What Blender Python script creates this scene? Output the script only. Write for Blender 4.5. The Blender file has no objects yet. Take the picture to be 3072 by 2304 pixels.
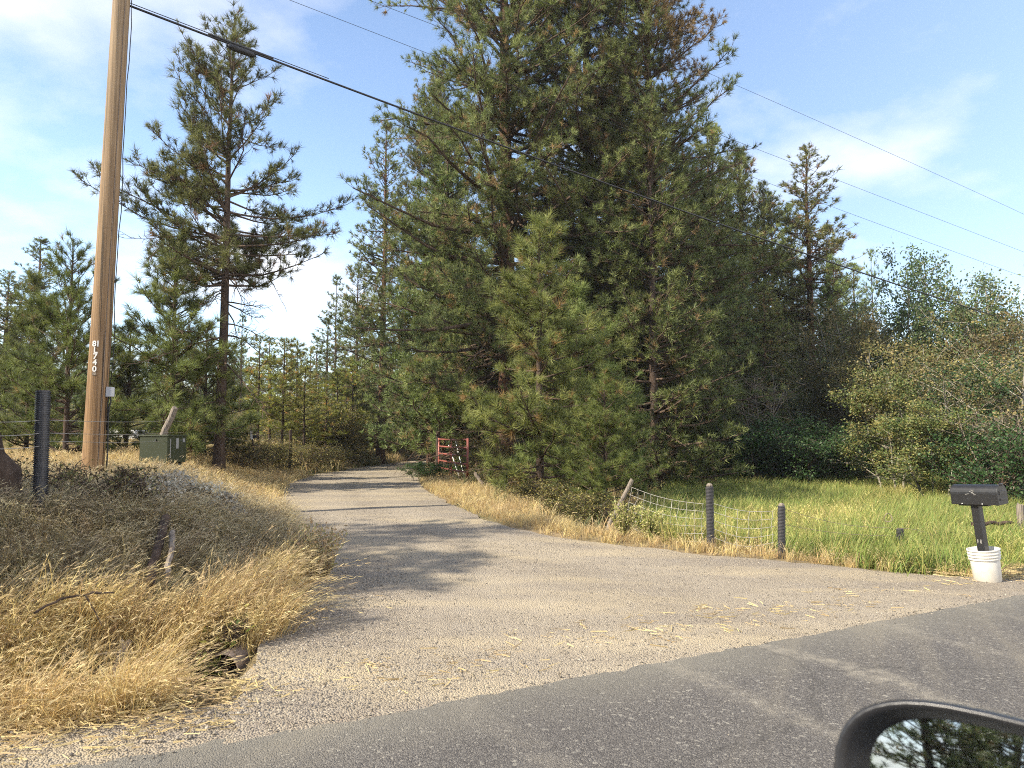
import bpy, bmesh, math, random
import numpy as np
from mathutils import Vector, Matrix

# ------------------------------------------------------------------ camera, sky, sun, exposure
sc = bpy.context.scene
col = sc.collection
CAM_H, FPX, HOR = 1.6, 725.0, 437.0           # eye height, focal length and horizon in 1024x768 pixels
PITCH = math.atan((HOR - 384.0) / FPX)
cam_d = bpy.data.cameras.new('camera'); cam = bpy.data.objects.new('camera', cam_d); col.objects.link(cam)
cam.location = (0, 0, CAM_H); cam.rotation_euler = (math.pi / 2 + PITCH, 0, 0)
cam_d.sensor_width = 36.0; cam_d.lens = 36.0 * FPX / 1024.0
cam_d.clip_start = 0.05; cam_d.clip_end = 3000
cam_d.dof.use_dof = True; cam_d.dof.focus_distance = 14.0; cam_d.dof.aperture_fstop = 6.5
sc.camera = cam

SUN_AZ = Vector((-0.90, -0.44, 0)).normalized()      # where the sun stands, seen from above
SUN_EL = math.radians(38)
sun_dir = Vector((SUN_AZ.x * math.cos(SUN_EL), SUN_AZ.y * math.cos(SUN_EL), math.sin(SUN_EL)))
sd = bpy.data.lights.new('sun', 'SUN'); sd.energy = 4.8; sd.angle = math.radians(0.6); sd.color = (1.0, 0.91, 0.76)
so = bpy.data.objects.new('sun', sd); col.objects.link(so); so.rotation_euler = sun_dir.to_track_quat('Z', 'Y').to_euler()
so.location = (-40, -20, 40)

world = bpy.data.worlds.new('World'); sc.world = world; world.use_nodes = True
wn, wl = world.node_tree.nodes, world.node_tree.links
wn.clear()
w_out = wn.new('ShaderNodeOutputWorld'); w_bg = wn.new('ShaderNodeBackground'); w_bg.inputs['Strength'].default_value = 0.135
sky = wn.new('ShaderNodeTexSky'); sky.sky_type = 'NISHITA'; sky.sun_disc = False
sky.sun_elevation = SUN_EL; sky.sun_rotation = -math.atan2(SUN_AZ.x, SUN_AZ.y)
sky.air_density = 1.0; sky.dust_density = 2.5; sky.ozone_density = 0.9; sky.altitude = 600
tc = wn.new('ShaderNodeTexCoord'); sep = wn.new('ShaderNodeSeparateXYZ'); wl.new(tc.outputs['Generated'], sep.inputs[0])
def wmath(op, a, b=None):
    m = wn.new('ShaderNodeMath'); m.operation = op
    for i, v in enumerate((a, b)):
        if v is None: continue
        if isinstance(v, (int, float)): m.inputs[i].default_value = v
        else: wl.new(v, m.inputs[i])
    return m.outputs[0]
den = wmath('ADD', wmath('MAXIMUM', sep.outputs[2], 0.0), 0.22)
cmb = wn.new('ShaderNodeCombineXYZ')
wl.new(wmath('SUBTRACT', 0.05, wmath('DIVIDE', sep.outputs[0], den)), cmb.inputs[0]); wl.new(wmath('ADD', wmath('DIVIDE', sep.outputs[1], den), 0.5), cmb.inputs[1])
cmb.inputs[2].default_value = 7.1
cn = wn.new('ShaderNodeTexNoise'); cn.inputs['Scale'].default_value = 1.05; cn.inputs['Detail'].default_value = 9; cn.inputs['Roughness'].default_value = 0.56
wl.new(cmb.outputs[0], cn.inputs['Vector'])
crp = wn.new('ShaderNodeValToRGB'); crp.color_ramp.elements[0].position = 0.475; crp.color_ramp.elements[0].color = (0, 0, 0, 1)
crp.color_ramp.elements[1].position = 0.68; crp.color_ramp.elements[1].color = (0.9, 0.9, 0.9, 1)
wl.new(cn.outputs['Fac'], crp.inputs['Fac'])
mixc = wn.new('ShaderNodeMixRGB'); mixc.inputs['Color2'].default_value = (4.3, 4.25, 4.35, 1)
wl.new(crp.outputs['Color'], mixc.inputs['Fac']); wl.new(sky.outputs['Color'], mixc.inputs['Color1'])
wl.new(mixc.outputs[0], w_bg.inputs['Color']); wl.new(w_bg.outputs[0], w_out.inputs[0])

sc.view_settings.view_transform = 'Standard'; sc.view_settings.look = 'None'
sc.view_settings.gamma = 1.0; sc.view_settings.use_curve_mapping = False
sc.view_settings.exposure = 1.32
sc.render.engine = 'CYCLES'
sc.cycles.max_bounces = 6; sc.cycles.diffuse_bounces = 3; sc.cycles.transmission_bounces = 3; sc.cycles.glossy_bounces = 3
sc.cycles.use_denoising = False
sc.cycles.use_adaptive_sampling = True; sc.cycles.adaptive_threshold = 0.02
sc.cycles.filter_width = 1.05

# ------------------------------------------------------------------ helpers
RNG = np.random.default_rng(7)
def pix(px, py, D):
    """world point at forward distance D on the ray through a pixel"""
    u, v = (px - 512) / FPX, (384 - py) / FPX
    d = np.array([u, math.cos(PITCH) - v * math.sin(PITCH), math.sin(PITCH) + v * math.cos(PITCH)])
    return d / d[1] * D + np.array([0, 0, CAM_H])

def prop(o, label=None, cat=None, group=None, kind=None):
    if label: o['label'] = label
    if cat: o['category'] = cat
    if group: o['group'] = group
    if kind: o['kind'] = kind
    return o
def link(name, me, parent=None, loc=None):
    o = bpy.data.objects.new(name, me); col.objects.link(o)
    if parent is not None: o.parent = parent
    if loc is not None: o.location = loc
    return o
def root(name, label, cat, loc=(0, 0, 0), rz=0.0, group=None, scale=1.0):
    o = bpy.data.objects.new(name, None); col.objects.link(o)
    o.empty_display_size = 0.2
    o.location = tuple(float(v) for v in loc); o.rotation_euler = (0, 0, rz); o.scale = (scale,) * 3 if np.isscalar(scale) else scale
    return prop(o, label, cat, group)
def np_mesh(name, V, F, mat, colr=None, smooth=True):
    """mesh out of arrays; F may be a list of (M,3)/(M,4) arrays"""
    me = bpy.data.meshes.new(name)
    V = np.ascontiguousarray(V, dtype=np.float32)
    Fs = F if isinstance(F, list) else [F]
    Fs = [np.asarray(f, dtype=np.int32) for f in Fs if len(f)]
    me.vertices.add(len(V)); me.vertices.foreach_set('co', V.ravel())
    nl = sum(f.size for f in Fs); npoly = sum(len(f) for f in Fs)
    me.loops.add(nl); me.polygons.add(npoly)
    me.loops.foreach_set('vertex_index', np.concatenate([f.ravel() for f in Fs]))
    st, c = [], 0
    for f in Fs:
        st.append(c + np.arange(len(f)) * f.shape[1]); c += f.size
    me.polygons.foreach_set('loop_start', np.concatenate(st).astype(np.int32))
    if smooth: me.polygons.foreach_set('use_smooth', np.ones(npoly, dtype=bool))
    me.update(calc_edges=True)
    if colr is not None:
        a = me.attributes.new('tint', 'FLOAT_COLOR', 'POINT')
        cc = np.ones((len(V), 4), dtype=np.float32); cc[:, :3] = colr
        a.data.foreach_set('color', cc.ravel())
    if mat is not None: me.materials.append(mat)
    return me
def tubes(P, R, sides):
    """P (B,K,3) centre lines, R (B,K) radii -> verts, quads"""
    B, K, _ = P.shape
    T = np.gradient(P, axis=1); T /= np.linalg.norm(T, axis=2, keepdims=True) + 1e-9
    ref = np.where(np.abs(T[:, :1, 2:3]) > 0.8, np.array([1.0, 0.1, 0]), np.array([0.0, 0.1, 1.0]))
    A = np.cross(T, ref); A /= np.linalg.norm(A, axis=2, keepdims=True) + 1e-9
    Bn = np.cross(T, A)
    ang = np.arange(sides) * 2 * math.pi / sides
    V = P[:, :, None] + R[:, :, None, None] * (A[:, :, None] * np.cos(ang)[:, None] + Bn[:, :, None] * np.sin(ang)[:, None])
    base = (np.arange(B) * K * sides)[:, None, None] + (np.arange(K - 1) * sides)[None, :, None]
    i = np.arange(sides)[None, None]; j = (np.arange(sides) + 1) % sides
    q = np.stack([base + i, base + j, base + sides + j, base + sides + i], -1).reshape(-1, 4)
    return V.reshape(-1, 3), q
class MB:
    """collects simple solids and builds ONE mesh object"""
    def __init__(s): s.V, s.F, s.n = [], [], 0
    def add(s, V, F):
        V = np.asarray(V, float)
        for f in F: s.F.append([int(k) + s.n for k in f])
        s.V.append(V); s.n += len(V); return s
    def box(s, c, size, R=None, taper=1.0):
        h = np.array(size) / 2
        v = np.array([[x, y, z] for z in (-1, 1) for y in (-1, 1) for x in (-1, 1)], float)
        v[v[:, 2] > 0, :2] *= taper
        v = v * h
        if R is not None: v = v @ np.array(R).T
        return s.add(v + np.array(c), [(0, 2, 3, 1), (4, 5, 7, 6), (0, 1, 5, 4), (2, 6, 7, 3), (0, 4, 6, 2), (1, 3, 7, 5)])
    def tube(s, pts, r, sides=8, cap=True):
        pts = np.array(pts, float)[None]; r = np.broadcast_to(np.array(r, float), (pts.shape[1],))[None]
        V, q = tubes(pts, r, sides); n = len(V); F = [tuple(x) for x in q]
        if cap: F += [tuple(range(sides))[::-1], tuple(range(n - sides, n))]
        return s.add(V, F)
    def lathe(s, prof, seg=24, c=(0, 0, 0)):
        ang = np.arange(seg) * 2 * math.pi / seg
        V = np.concatenate([np.stack([r * np.cos(ang), r * np.sin(ang), np.full(seg, z)], 1) for r, z in prof]) + np.array(c)
        F = [(k * seg + i, k * seg + (i + 1) % seg, (k + 1) * seg + (i + 1) % seg, (k + 1) * seg + i) for k in range(len(prof) - 1) for i in range(seg)]
        return s.add(V, F)
    def obj(s, name, mat, parent=None, loc=None, smooth=False, bevel=0.0, subd=0):
        me = bpy.data.meshes.new(name); me.from_pydata(np.concatenate(s.V).tolist(), [], s.F); me.update()
        bm = bmesh.new(); bm.from_mesh(me); bmesh.ops.recalc_face_normals(bm, faces=bm.faces); bm.to_mesh(me); bm.free()
        if smooth: me.polygons.foreach_set('use_smooth', np.ones(len(me.polygons), dtype=bool))
        me.materials.append(mat)
        o = link(name, me, parent, loc)
        if bevel:
            m = o.modifiers.new('bevel', 'BEVEL'); m.width = bevel; m.segments = 2; m.limit_method = 'ANGLE'
        if subd:
            m = o.modifiers.new('sub', 'SUBSURF'); m.levels = m.render_levels = subd
        return o

# ---- procedural materials
class NT:
    def __init__(s, name):
        s.m = bpy.data.materials.new(name); s.m.use_nodes = True
        s.n, s.l = s.m.node_tree.nodes, s.m.node_tree.links
        s.b = s.n['Principled BSDF']; s.o = s.n['Material Output']
        s.co = s.n.new('ShaderNodeTexCoord')
    def new(s, t, **kw):
        n = s.n.new(t)
        for k, v in kw.items(): setattr(n, k, v)
        return n
    def put(s, sock, v):
        if isinstance(v, bpy.types.NodeSocket): s.l.new(v, sock)
        else: sock.default_value = v
    def noise(s, scale, detail=4, rough=0.55, vec=None, stretch=None, obj=True):
        n = s.new('ShaderNodeTexNoise'); n.inputs['Scale'].default_value = scale; n.inputs['Detail'].default_value = detail; n.inputs['Roughness'].default_value = rough
        v = vec if vec is not None else s.co.outputs['Object' if obj else 'Generated']
        if stretch:
            mp = s.new('ShaderNodeMapping'); mp.inputs['Scale'].default_value = stretch; s.l.new(v, mp.inputs[0]); v = mp.outputs[0]
        s.l.new(v, n.inputs['Vector']); return n.outputs['Fac']
    def voro(s, scale, feature='F1', vec=None):
        n = s.new('ShaderNodeTexVoronoi', feature=feature); n.inputs['Scale'].default_value = scale
        s.l.new(vec if vec is not None else s.co.outputs['Object'], n.inputs['Vector']); return n
    def ramp(s, fac, stops):
        r = s.new('ShaderNodeValToRGB'); e = r.color_ramp.elements
        while len(e) < len(stops): e.new(0.5)
        for i, (p, c) in enumerate(stops):
            e[i].position = p; e[i].color = (*c, 1) if len(c) == 3 else c
        s.l.new(fac, r.inputs['Fac']); return r.outputs['Color']
    def mix(s, f, a, b, t='MIX'):
        m = s.new('ShaderNodeMixRGB', blend_type=t)
        s.put(m.inputs[0], f); s.put(m.inputs[1], (*a, 1) if isinstance(a, tuple) and len(a) == 3 else a); s.put(m.inputs[2], (*b, 1) if isinstance(b, tuple) and len(b) == 3 else b)
        return m.outputs[0]
    def math(s, op, a, b=0.0, clamp=False):
        m = s.new('ShaderNodeMath', operation=op, use_clamp=clamp); s.put(m.inputs[0], a); s.put(m.inputs[1], b); return m.outputs[0]
    def bump(s, h, strength, dist=0.01):
        b = s.new('ShaderNodeBump'); b.inputs['Strength'].default_value = strength; b.inputs['Distance'].default_value = dist
        s.l.new(h, b.inputs['Height']); s.l.new(b.outputs[0], s.b.inputs['Normal']); return b
    def base(s, c): s.put(s.b.inputs['Base Color'], (*c, 1) if isinstance(c, tuple) and len(c) == 3 else c)
    def rough(s, v): s.put(s.b.inputs['Roughness'], v)

def simple(name, c, rough=0.6, var=0.25, scale=8.0, metal=0.0, bump=0.0, spec=0.5):
    t = NT(name); n = t.noise(scale, 6)
    t.base(t.mix(n, tuple(k * (1 - var) for k in c), tuple(min(1, k * (1 + var)) for k in c)))
    t.rough(t.math('ADD', t.math('MULTIPLY', t.noise(scale * 3, 3), 0.25), rough - 0.12))
    t.b.inputs['Metallic'].default_value = metal; t.b.inputs['Specular IOR Level'].default_value = spec
    if bump: t.bump(t.noise(scale * 5, 5), bump, 0.004)
    return t.m
def foliage(name, trans=0.3, rough=0.55, ovar=0.25, spec=0.3):
    t = NT(name)
    at = t.new('ShaderNodeAttribute', attribute_name='tint')
    oi = t.new('ShaderNodeObjectInfo')
    k = t.math('ADD', t.math('MULTIPLY', oi.outputs['Random'], ovar * 2), 1 - ovar)
    c = t.mix(1.0, at.outputs['Color'], (1, 1, 1), 'MULTIPLY')
    hs = t.new('ShaderNodeHueSaturation'); t.l.new(c, hs.inputs['Color']); t.l.new(k, hs.inputs['Value'])
    t.l.new(t.math('ADD', t.math('MULTIPLY', oi.outputs['Random'], 0.03), 0.485), hs.inputs['Hue'])
    t.base(hs.outputs[0]); t.rough(rough); t.b.inputs['Specular IOR Level'].default_value = spec
    tr = t.new('ShaderNodeBsdfTranslucent'); t.l.new(hs.outputs[0], tr.inputs[0])
    mx = t.new('ShaderNodeMixShader'); mx.inputs[0].default_value = trans
    t.l.new(t.b.outputs[0], mx.inputs[1]); t.l.new(tr.outputs[0], mx.inputs[2]); t.l.new(mx.outputs[0], t.o.inputs[0])
    return t.m
M = {}
M['needle'] = foliage('needle', 0.34)
M['leaf'] = foliage('leaf', 0.38, 0.5)
M['grass'] = foliage('grass', 0.35, 0.6, 0.22)
def bark(name, dark, light, scale=9):
    t = NT(name)
    n1 = t.noise(scale, 6, 0.65, stretch=(1, 1, 0.22)); n2 = t.noise(scale * 0.35, 3)
    v = t.voro(scale * 0.9, 'DISTANCE_TO_EDGE', None)
    c = t.ramp(n1, [(0.35, dark), (0.55, tuple((a + b) / 2 for a, b in zip(dark, light))), (0.72, light)])
    c = t.mix(t.math('MULTIPLY', n2, 0.5), c, dark)
    t.base(c); t.rough(0.9); t.b.inputs['Specular IOR Level'].default_value = 0.15
    t.bump(n1, 0.9, 0.03); return t.m
M['bark'] = bark('bark', (0.03, 0.022, 0.018), (0.125, 0.085, 0.06))
M['bark_red'] = bark('bark_red', (0.045, 0.026, 0.018), (0.22, 0.115, 0.07))
M['twig'] = bark('twig', (0.05, 0.035, 0.026), (0.17, 0.12, 0.085), 20)
M['bark_pale'] = bark('bark_pale', (0.16, 0.14, 0.11), (0.48, 0.44, 0.36), 12)
M['dead'] = bark('dead_wood', (0.11, 0.085, 0.065), (0.36, 0.31, 0.25), 14)
M['straw'] = bark('straw_stick', (0.36, 0.27, 0.16), (0.62, 0.50, 0.32), 14)

def ground_mat():
    t = NT('soil')
    n = t.noise(0.5, 8, 0.62); f = t.noise(14, 6, 0.7)
    dry = t.ramp(f, [(0.3, (0.10, 0.075, 0.045)), (0.55, (0.22, 0.165, 0.095)), (0.8, (0.36, 0.28, 0.16))])
    gre = t.ramp(f, [(0.3, (0.045, 0.05, 0.02)), (0.7, (0.12, 0.12, 0.045))])
    t.base(t.mix(t.ramp(n, [(0.46, (0, 0, 0)), (0.62, (0.7, 0.7, 0.7))]), dry, gre)); t.rough(0.95); t.b.inputs['Specular IOR Level'].default_value = 0.1
    t.bump(f, 0.8, 0.03); return t.m
M['soil'] = ground_mat()
def gravel_mat():
    t = NT('gravel')
    big = t.noise(0.45, 5, 0.6); mid = t.noise(3.0, 5, 0.6)
    v = t.voro(80); w = t.voro(27)
    sep = t.new('ShaderNodeSeparateColor'); t.l.new(v.outputs['Color'], sep.inputs[0])
    c = t.ramp(sep.outputs[0], [(0.0, (0.145, 0.122, 0.094)), (0.45, (0.248, 0.214, 0.162)), (0.8, (0.305, 0.264, 0.20)), (1.0, (0.365, 0.32, 0.245))])
    c = t.mix(t.math('MULTIPLY', w.outputs['Distance'], 0.8, True), c, (0.20, 0.165, 0.13))
    dust = t.ramp(t.noise(0.9, 5, 0.55, stretch=(0.35, 1.5, 1)), [(0.46, (0, 0, 0)), (0.66, (0.8, 0.8, 0.8))])
    c = t.mix(dust, c, (0.37, 0.305, 0.20))
    c = t.mix(t.math('MULTIPLY', t.ramp(mid, [(0.5, (0, 0, 0)), (0.75, (1, 1, 1))]), 0.35), c, (0.22, 0.20, 0.18))
    at = t.new('ShaderNodeAttribute', attribute_name='tint'); sl = t.new('ShaderNodeSeparateColor'); t.l.new(at.outputs['Color'], sl.inputs[0])
    wobl = t.math('MULTIPLY', t.math('SUBTRACT', t.noise(0.5, 3), 0.5), 0.22); lane = t.math('ADD', sl.outputs[0], wobl)
    rut = t.ramp(lane, [(0.10, (0, 0, 0)), (0.24, (1, 1, 1)), (0.36, (1, 1, 1)), (0.48, (0.05, 0.05, 0.05)), (0.60, (1, 1, 1)), (0.72, (1, 1, 1)), (0.86, (0, 0, 0))])
    rut = t.math('MULTIPLY', t.math('MULTIPLY', rut, sl.outputs[1]), t.ramp(t.noise(2.0, 5, 0.6), [(0.3, (0.25, 0.25, 0.25)), (0.65, (1, 1, 1))]))
    c = t.mix(t.math('MULTIPLY', rut, 0.42), c, (0.36, 0.31, 0.235))
    t.base(c); t.rough(0.92); t.b.inputs['Specular IOR Level'].default_value = 0.15
    h = t.math('ADD', t.math('MULTIPLY', v.outputs['Distance'], -0.8), t.math('MULTIPLY', t.noise(8, 4), 0.6))
    t.bump(h, 0.8, 0.025); return t.m
M['gravel'] = gravel_mat()
def asphalt_mat():
    # object space is turned so that x runs along the road and y across it
    t = NT('asphalt')
    P = t.co.outputs['Object']; sx = t.new('ShaderNodeSeparateXYZ'); t.l.new(P, sx.inputs[0])
    v = t.voro(130); sep = t.new('ShaderNodeSeparateColor'); t.l.new(v.outputs['Color'], sep.inputs[0])
    v2 = t.voro(55); sep2 = t.new('ShaderNodeSeparateColor'); t.l.new(v2.outputs['Color'], sep2.inputs[0])
    c = t.ramp(sep.outputs[0], [(0.0, (0.056, 0.051, 0.047)), (0.6, (0.102, 0.094, 0.086)), (0.9, (0.14, 0.13, 0.117)), (1.0, (0.21, 0.195, 0.17))])
    c = t.mix(t.math('GREATER_THAN', sep2.outputs[1], 0.975), c, (0.22, 0.205, 0.175))
    # worn pale strip along the edge and dusty wheel tracks turning out of the drive
    edge = t.math('ADD', sx.outputs[1], t.math('MULTIPLY', t.noise(1.4, 6, 0.65), 0.9))
    c = t.mix(t.math('MULTIPLY', t.ramp(edge, [(0.0, (0, 0, 0)), (1.0, (1, 1, 1))]), 0.0), c, c)
    em = t.new('ShaderNodeMapRange'); em.inputs[1].default_value = 3.95; em.inputs[2].default_value = 4.75; t.l.new(edge, em.inputs[0])
    c = t.mix(t.math('MULTIPLY', em.outputs[0], 0.62), c, (0.21, 0.195, 0.155))
    ang = math.radians(-38)
    mp = t.new('ShaderNodeMapping'); mp.inputs['Rotation'].default_value = (0, 0, ang); t.l.new(P, mp.inputs[0])
    wv = t.noise(1.15, 5, 0.55, vec=mp.outputs[0], stretch=(0.16, 1.9, 1))
    dust = t.math('MULTIPLY', t.ramp(wv, [(0.50, (0, 0, 0)), (0.72, (1, 1, 1))]), t.noise(16, 4, 0.7))
    c = t.mix(t.math('MULTIPLY', dust, 0.75), c, (0.24, 0.21, 0.155))
    c = t.mix(t.math('MULTIPLY', t.ramp(t.noise(0.7, 5), [(0.4, (0, 0, 0)), (0.7, (1, 1, 1))]), 0.25), c, (0.05, 0.047, 0.045))
    # tyre tracks of cars crossing straight into the drive
    wob_ = t.math('MULTIPLY', t.math('SUBTRACT', t.noise(0.8, 2), 0.5), 0.5)
    for s0, wd, st_ in ((4.44, 0.13, 0.75), (3.38, 0.16, 0.5), (5.75, 0.14, 0.4), (6.9, 0.16, 0.35), (1.9, 0.14, 0.25)):
        q = t.math('ABSOLUTE', t.math('ADD', t.math('SUBTRACT', sx.outputs[0], s0), wob_))
        mr = t.new('ShaderNodeMapRange'); mr.inputs[1].default_value = wd; mr.inputs[2].default_value = wd * 0.3; t.l.new(q, mr.inputs[0])
        c = t.mix(t.math('MULTIPLY', t.math('MULTIPLY', mr.outputs[0], t.ramp(t.noise(9, 4, 0.7), [(0.35, (0, 0, 0)), (0.65, (1, 1, 1))])), st_), c, (0.25, 0.225, 0.18))
    ck = t.voro(0.23, 'DISTANCE_TO_EDGE', None); wv2 = t.new('ShaderNodeVectorMath', operation='ADD'); nz = t.new('ShaderNodeTexNoise'); nz.inputs['Scale'].default_value = 3.0
    t.l.new(P, nz.inputs['Vector']); sc2 = t.new('ShaderNodeVectorMath', operation='SCALE'); sc2.inputs['Scale'].default_value = 0.35; t.l.new(nz.outputs['Color'], sc2.inputs[0]); t.l.new(P, wv2.inputs[0]); t.l.new(sc2.outputs[0], wv2.inputs[1]); t.l.new(wv2.outputs[0], ck.inputs['Vector'])
    c = t.mix(t.math('MULTIPLY', t.ramp(ck.outputs['Distance'], [(0.002, (1, 1, 1)), (0.005, (0, 0, 0))]), 0.35), c, (0.035, 0.033, 0.03))
    t.base(c); t.rough(0.88); t.b.inputs['Specular IOR Level'].default_value = 0.25
    t.bump(t.math('MULTIPLY', v.outputs['Distance'], -1.0), 0.7, 0.012); return t.m
M['asphalt'] = asphalt_mat()
def pole_mat():
    t = NT('pole_wood')
    g = t.noise(7, 7, 0.6, stretch=(6, 6, 0.12)); g2 = t.noise(3, 4, 0.5, stretch=(9, 9, 0.06)); kn = t.voro(1.6)
    c = t.ramp(g, [(0.3, (0.095, 0.054, 0.026)), (0.5, (0.205, 0.122, 0.058)), (0.72, (0.30, 0.195, 0.10))])
    c = t.mix(t.ramp(g2, [(0.38, (0.95, 0.95, 0.95)), (0.44, (0, 0, 0))]), c, (0.035, 0.022, 0.013))
    c = t.mix(t.ramp(kn.outputs['Distance'], [(0.02, (0.9, 0.9, 0.9)), (0.05, (0, 0, 0))]), c, (0.03, 0.02, 0.012))
    sz = t.new('ShaderNodeSeparateXYZ'); t.l.new(t.co.outputs['Object'], sz.inputs[0])
    hi = t.new('ShaderNodeMapRange'); hi.inputs[1].default_value = 1.5; hi.inputs[2].default_value = 7.5; t.l.new(sz.outputs[2], hi.inputs[0])
    c = t.mix(t.math('MULTIPLY', hi.outputs[0], 0.55), c, t.mix(g, (0.13, 0.095, 0.058), (0.36, 0.285, 0.19)))
    t.base(c); t.rough(0.78); t.b.inputs['Specular IOR Level'].default_value = 0.25; t.bump(g, 0.5, 0.01); return t.m
M['pole'] = pole_mat()
def post_mat():
    t = NT('weathered_wood')
    g = t.noise(10, 7, 0.65, stretch=(7, 7, 0.3))
    t.base(t.ramp(g, [(0.32, (0.05, 0.040, 0.032)), (0.5, (0.17, 0.14, 0.11)), (0.72, (0.33, 0.285, 0.225))])); t.rough(0.9); t.bump(g, 0.7, 0.012); return t.m
M['post'] = post_mat()
M['black_pipe'] = simple('black_pipe', (0.028, 0.028, 0.033), 0.42, 0.35, 12)
M['dusty_pipe'] = simple('dusty_pipe', (0.040, 0.038, 0.040), 0.6, 0.35, 12)
M['cable'] = simple('cable', (0.012, 0.012, 0.013), 0.6, 0.2, 4)
M['wire'] = simple('wire', (0.36, 0.34, 0.31), 0.5, 0.25, 20, metal=0.3)
M['rust_wire'] = simple('rust_wire', (0.16, 0.12, 0.09), 0.7, 0.3, 20)
M['alu'] = simple('alu', (0.62, 0.61, 0.58), 0.5, 0.08, 30)
M['grey_box'] = simple('grey_box', (0.42, 0.43, 0.45), 0.5, 0.1, 20)
M['cabinet'] = simple('cabinet', (0.030, 0.036, 0.019), 0.65, 0.15, 3, spec=0.2)
M['cabinet_dark'] = simple('cabinet_dark', (0.02, 0.022, 0.018), 0.6, 0.2, 8)
M['sticker'] = simple('sticker', (0.20, 0.205, 0.21), 0.5, 0.1, 20)
M['red'] = simple('red_paint', (0.25, 0.068, 0.046), 0.55, 0.35, 7, bump=0.15)
M['bucket'] = simple('bucket', (0.56, 0.54, 0.485), 0.5, 0.06, 6)
bt = NT('bucket'); bz = bt.new('ShaderNodeSeparateXYZ'); bt.l.new(bt.co.outputs['Object'], bz.inputs[0])
mr = bt.new('ShaderNodeMapRange'); mr.inputs[1].default_value = 0.20; mr.inputs[2].default_value = -0.03; bt.l.new(bt.math('ADD', bz.outputs[2], bt.math('MULTIPLY', bt.math('SUBTRACT', bt.noise(9, 6, 0.7), 0.5), 0.3)), mr.inputs[0])
bt.base(bt.mix(bt.math('MULTIPLY', mr.outputs[0], 0.55), bt.mix(bt.noise(5, 4), (0.50, 0.48, 0.43), (0.58, 0.56, 0.50)), (0.30, 0.25, 0.18))); bt.rough(0.5); M['bucket'] = bt.m
M['mail_black'] = simple('mail_black', (0.012, 0.012, 0.013), 0.42, 0.3, 8)
M['mail_scuff'] = simple('mail_scuff', (0.24, 0.23, 0.21), 0.7, 0.3, 30)
M['concrete'] = simple('concrete', (0.50, 0.48, 0.44), 0.9, 0.15, 14, bump=0.3)
M['house_wall'] = simple('house_wall', (0.46, 0.46, 0.47), 0.8, 0.1, 3)
M['house_white'] = simple('house_white', (0.78, 0.78, 0.76), 0.6, 0.06, 3)
M['house_roof'] = simple('house_roof', (0.20, 0.195, 0.19), 0.85, 0.2, 9)
M['rock'] = simple('rock', (0.44, 0.42, 0.39), 0.9, 0.3, 5, bump=0.4)
M['car_black'] = simple('car_black', (0.018, 0.018, 0.020), 0.32, 0.15, 5)
M['car_paint'] = simple('car_paint', (0.03, 0.032, 0.036), 0.22, 0.1, 2)
gm = NT('mirror_glass'); gm.base((0.62, 0.66, 0.68)); gm.b.inputs['Metallic'].default_value = 1.0; gm.rough(0.02); M['mirror'] = gm.m
gl = NT('window_glass'); gl.base((0.05, 0.06, 0.07)); gl.rough(0.08); M['glass'] = gl.m

# ------------------------------------------------------------------ terrain
U = np.array([0.882, 0.471]); U /= np.linalg.norm(U); N = np.array([-U[1], U[0]])
EDGE = 4.22                                         # distance of the asphalt's far edge from the camera
def sn(x, y): return x * U[0] + y * U[1], x * N[0] + y * N[1]
L_EDGE = np.array([(-1.41, 3.70), (-1.72, 4.7), (-1.90, 5.4), (-1.98, 6.6), (-2.10, 7.8), (-2.45, 9.0), (-2.95, 10.3), (-3.85, 12.4), (-5.3, 16.8), (-6.3, 21.0), (-6.8, 25.5), (-6.4, 32), (-5.3, 40), (-3.4, 48), (1, 56), (9, 63)])
R_EDGE = np.array([(6.44, 7.89), (5.25, 8.25), (4.75, 8.55), (4.3, 8.80), (3.5, 9.25), (2.4, 9.6), (0.8, 10.35), (-0.40, 11.7), (-1.30, 14.6), (-2.35, 19.0), (-3.0, 24.0), (-3.05, 30), (-2.4, 37), (-0.6, 44), (3.4, 50.5), (11, 57)])
def resample(poly, n):
    d = np.r_[0, np.cumsum(np.linalg.norm(np.diff(poly, axis=0), axis=1))]
    t = np.linspace(0, 1, n) * d[-1]
    return np.stack([np.interp(t, d, poly[:, k]) for k in range(2)], 1)
def smooth_poly(poly, n):
    p = resample(poly, n)
    for _ in range(6): p[1:-1] = (p[:-2] + 2 * p[1:-1] + p[2:]) / 4
    return p
LE, RE = smooth_poly(L_EDGE, 160), smooth_poly(R_EDGE, 160)
def seg_dist(x, y, poly):
    """distance to a polyline and signed side"""
    sh = x.shape; p = np.stack([x.ravel(), y.ravel()], 1)
    best = np.full(len(p), 1e9)
    for a, b in zip(poly[:-1], poly[1:]):
        ab = b - a; t = np.clip(((p - a) @ ab) / (ab @ ab), 0, 1)
        d = np.linalg.norm(p - (a + t[:, None] * ab), axis=1); best = np.minimum(best, d)
    return best.reshape(sh)
POLY = np.concatenate([LE[::2], RE[::-2]])
def inside(x, y):
    c = np.zeros(x.shape, bool); n = len(POLY)
    for i in range(n):
        (x1, y1), (x2, y2) = POLY[i], POLY[(i + 1) % n]
        if y1 == y2: continue
        k = ((y1 > y) != (y2 > y)) & (x < (x2 - x1) * (y - y1) / (y2 - y1) + x1); c ^= k
    return c
LEc, REc = LE[::4], RE[::4]
def ss(a, b, v):
    t = np.clip((v - a) / (b - a), 0, 1); return t * t * (3 - 2 * t)
def lump(x, y, f, s=0.0):
    return (np.sin(x * f + 1.3 + s) * np.cos(y * f * 1.13 + 0.7 - s) + 0.5 * np.sin(x * f * 2.3 - y * f * 1.7 + s * 2)) / 1.5
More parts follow.
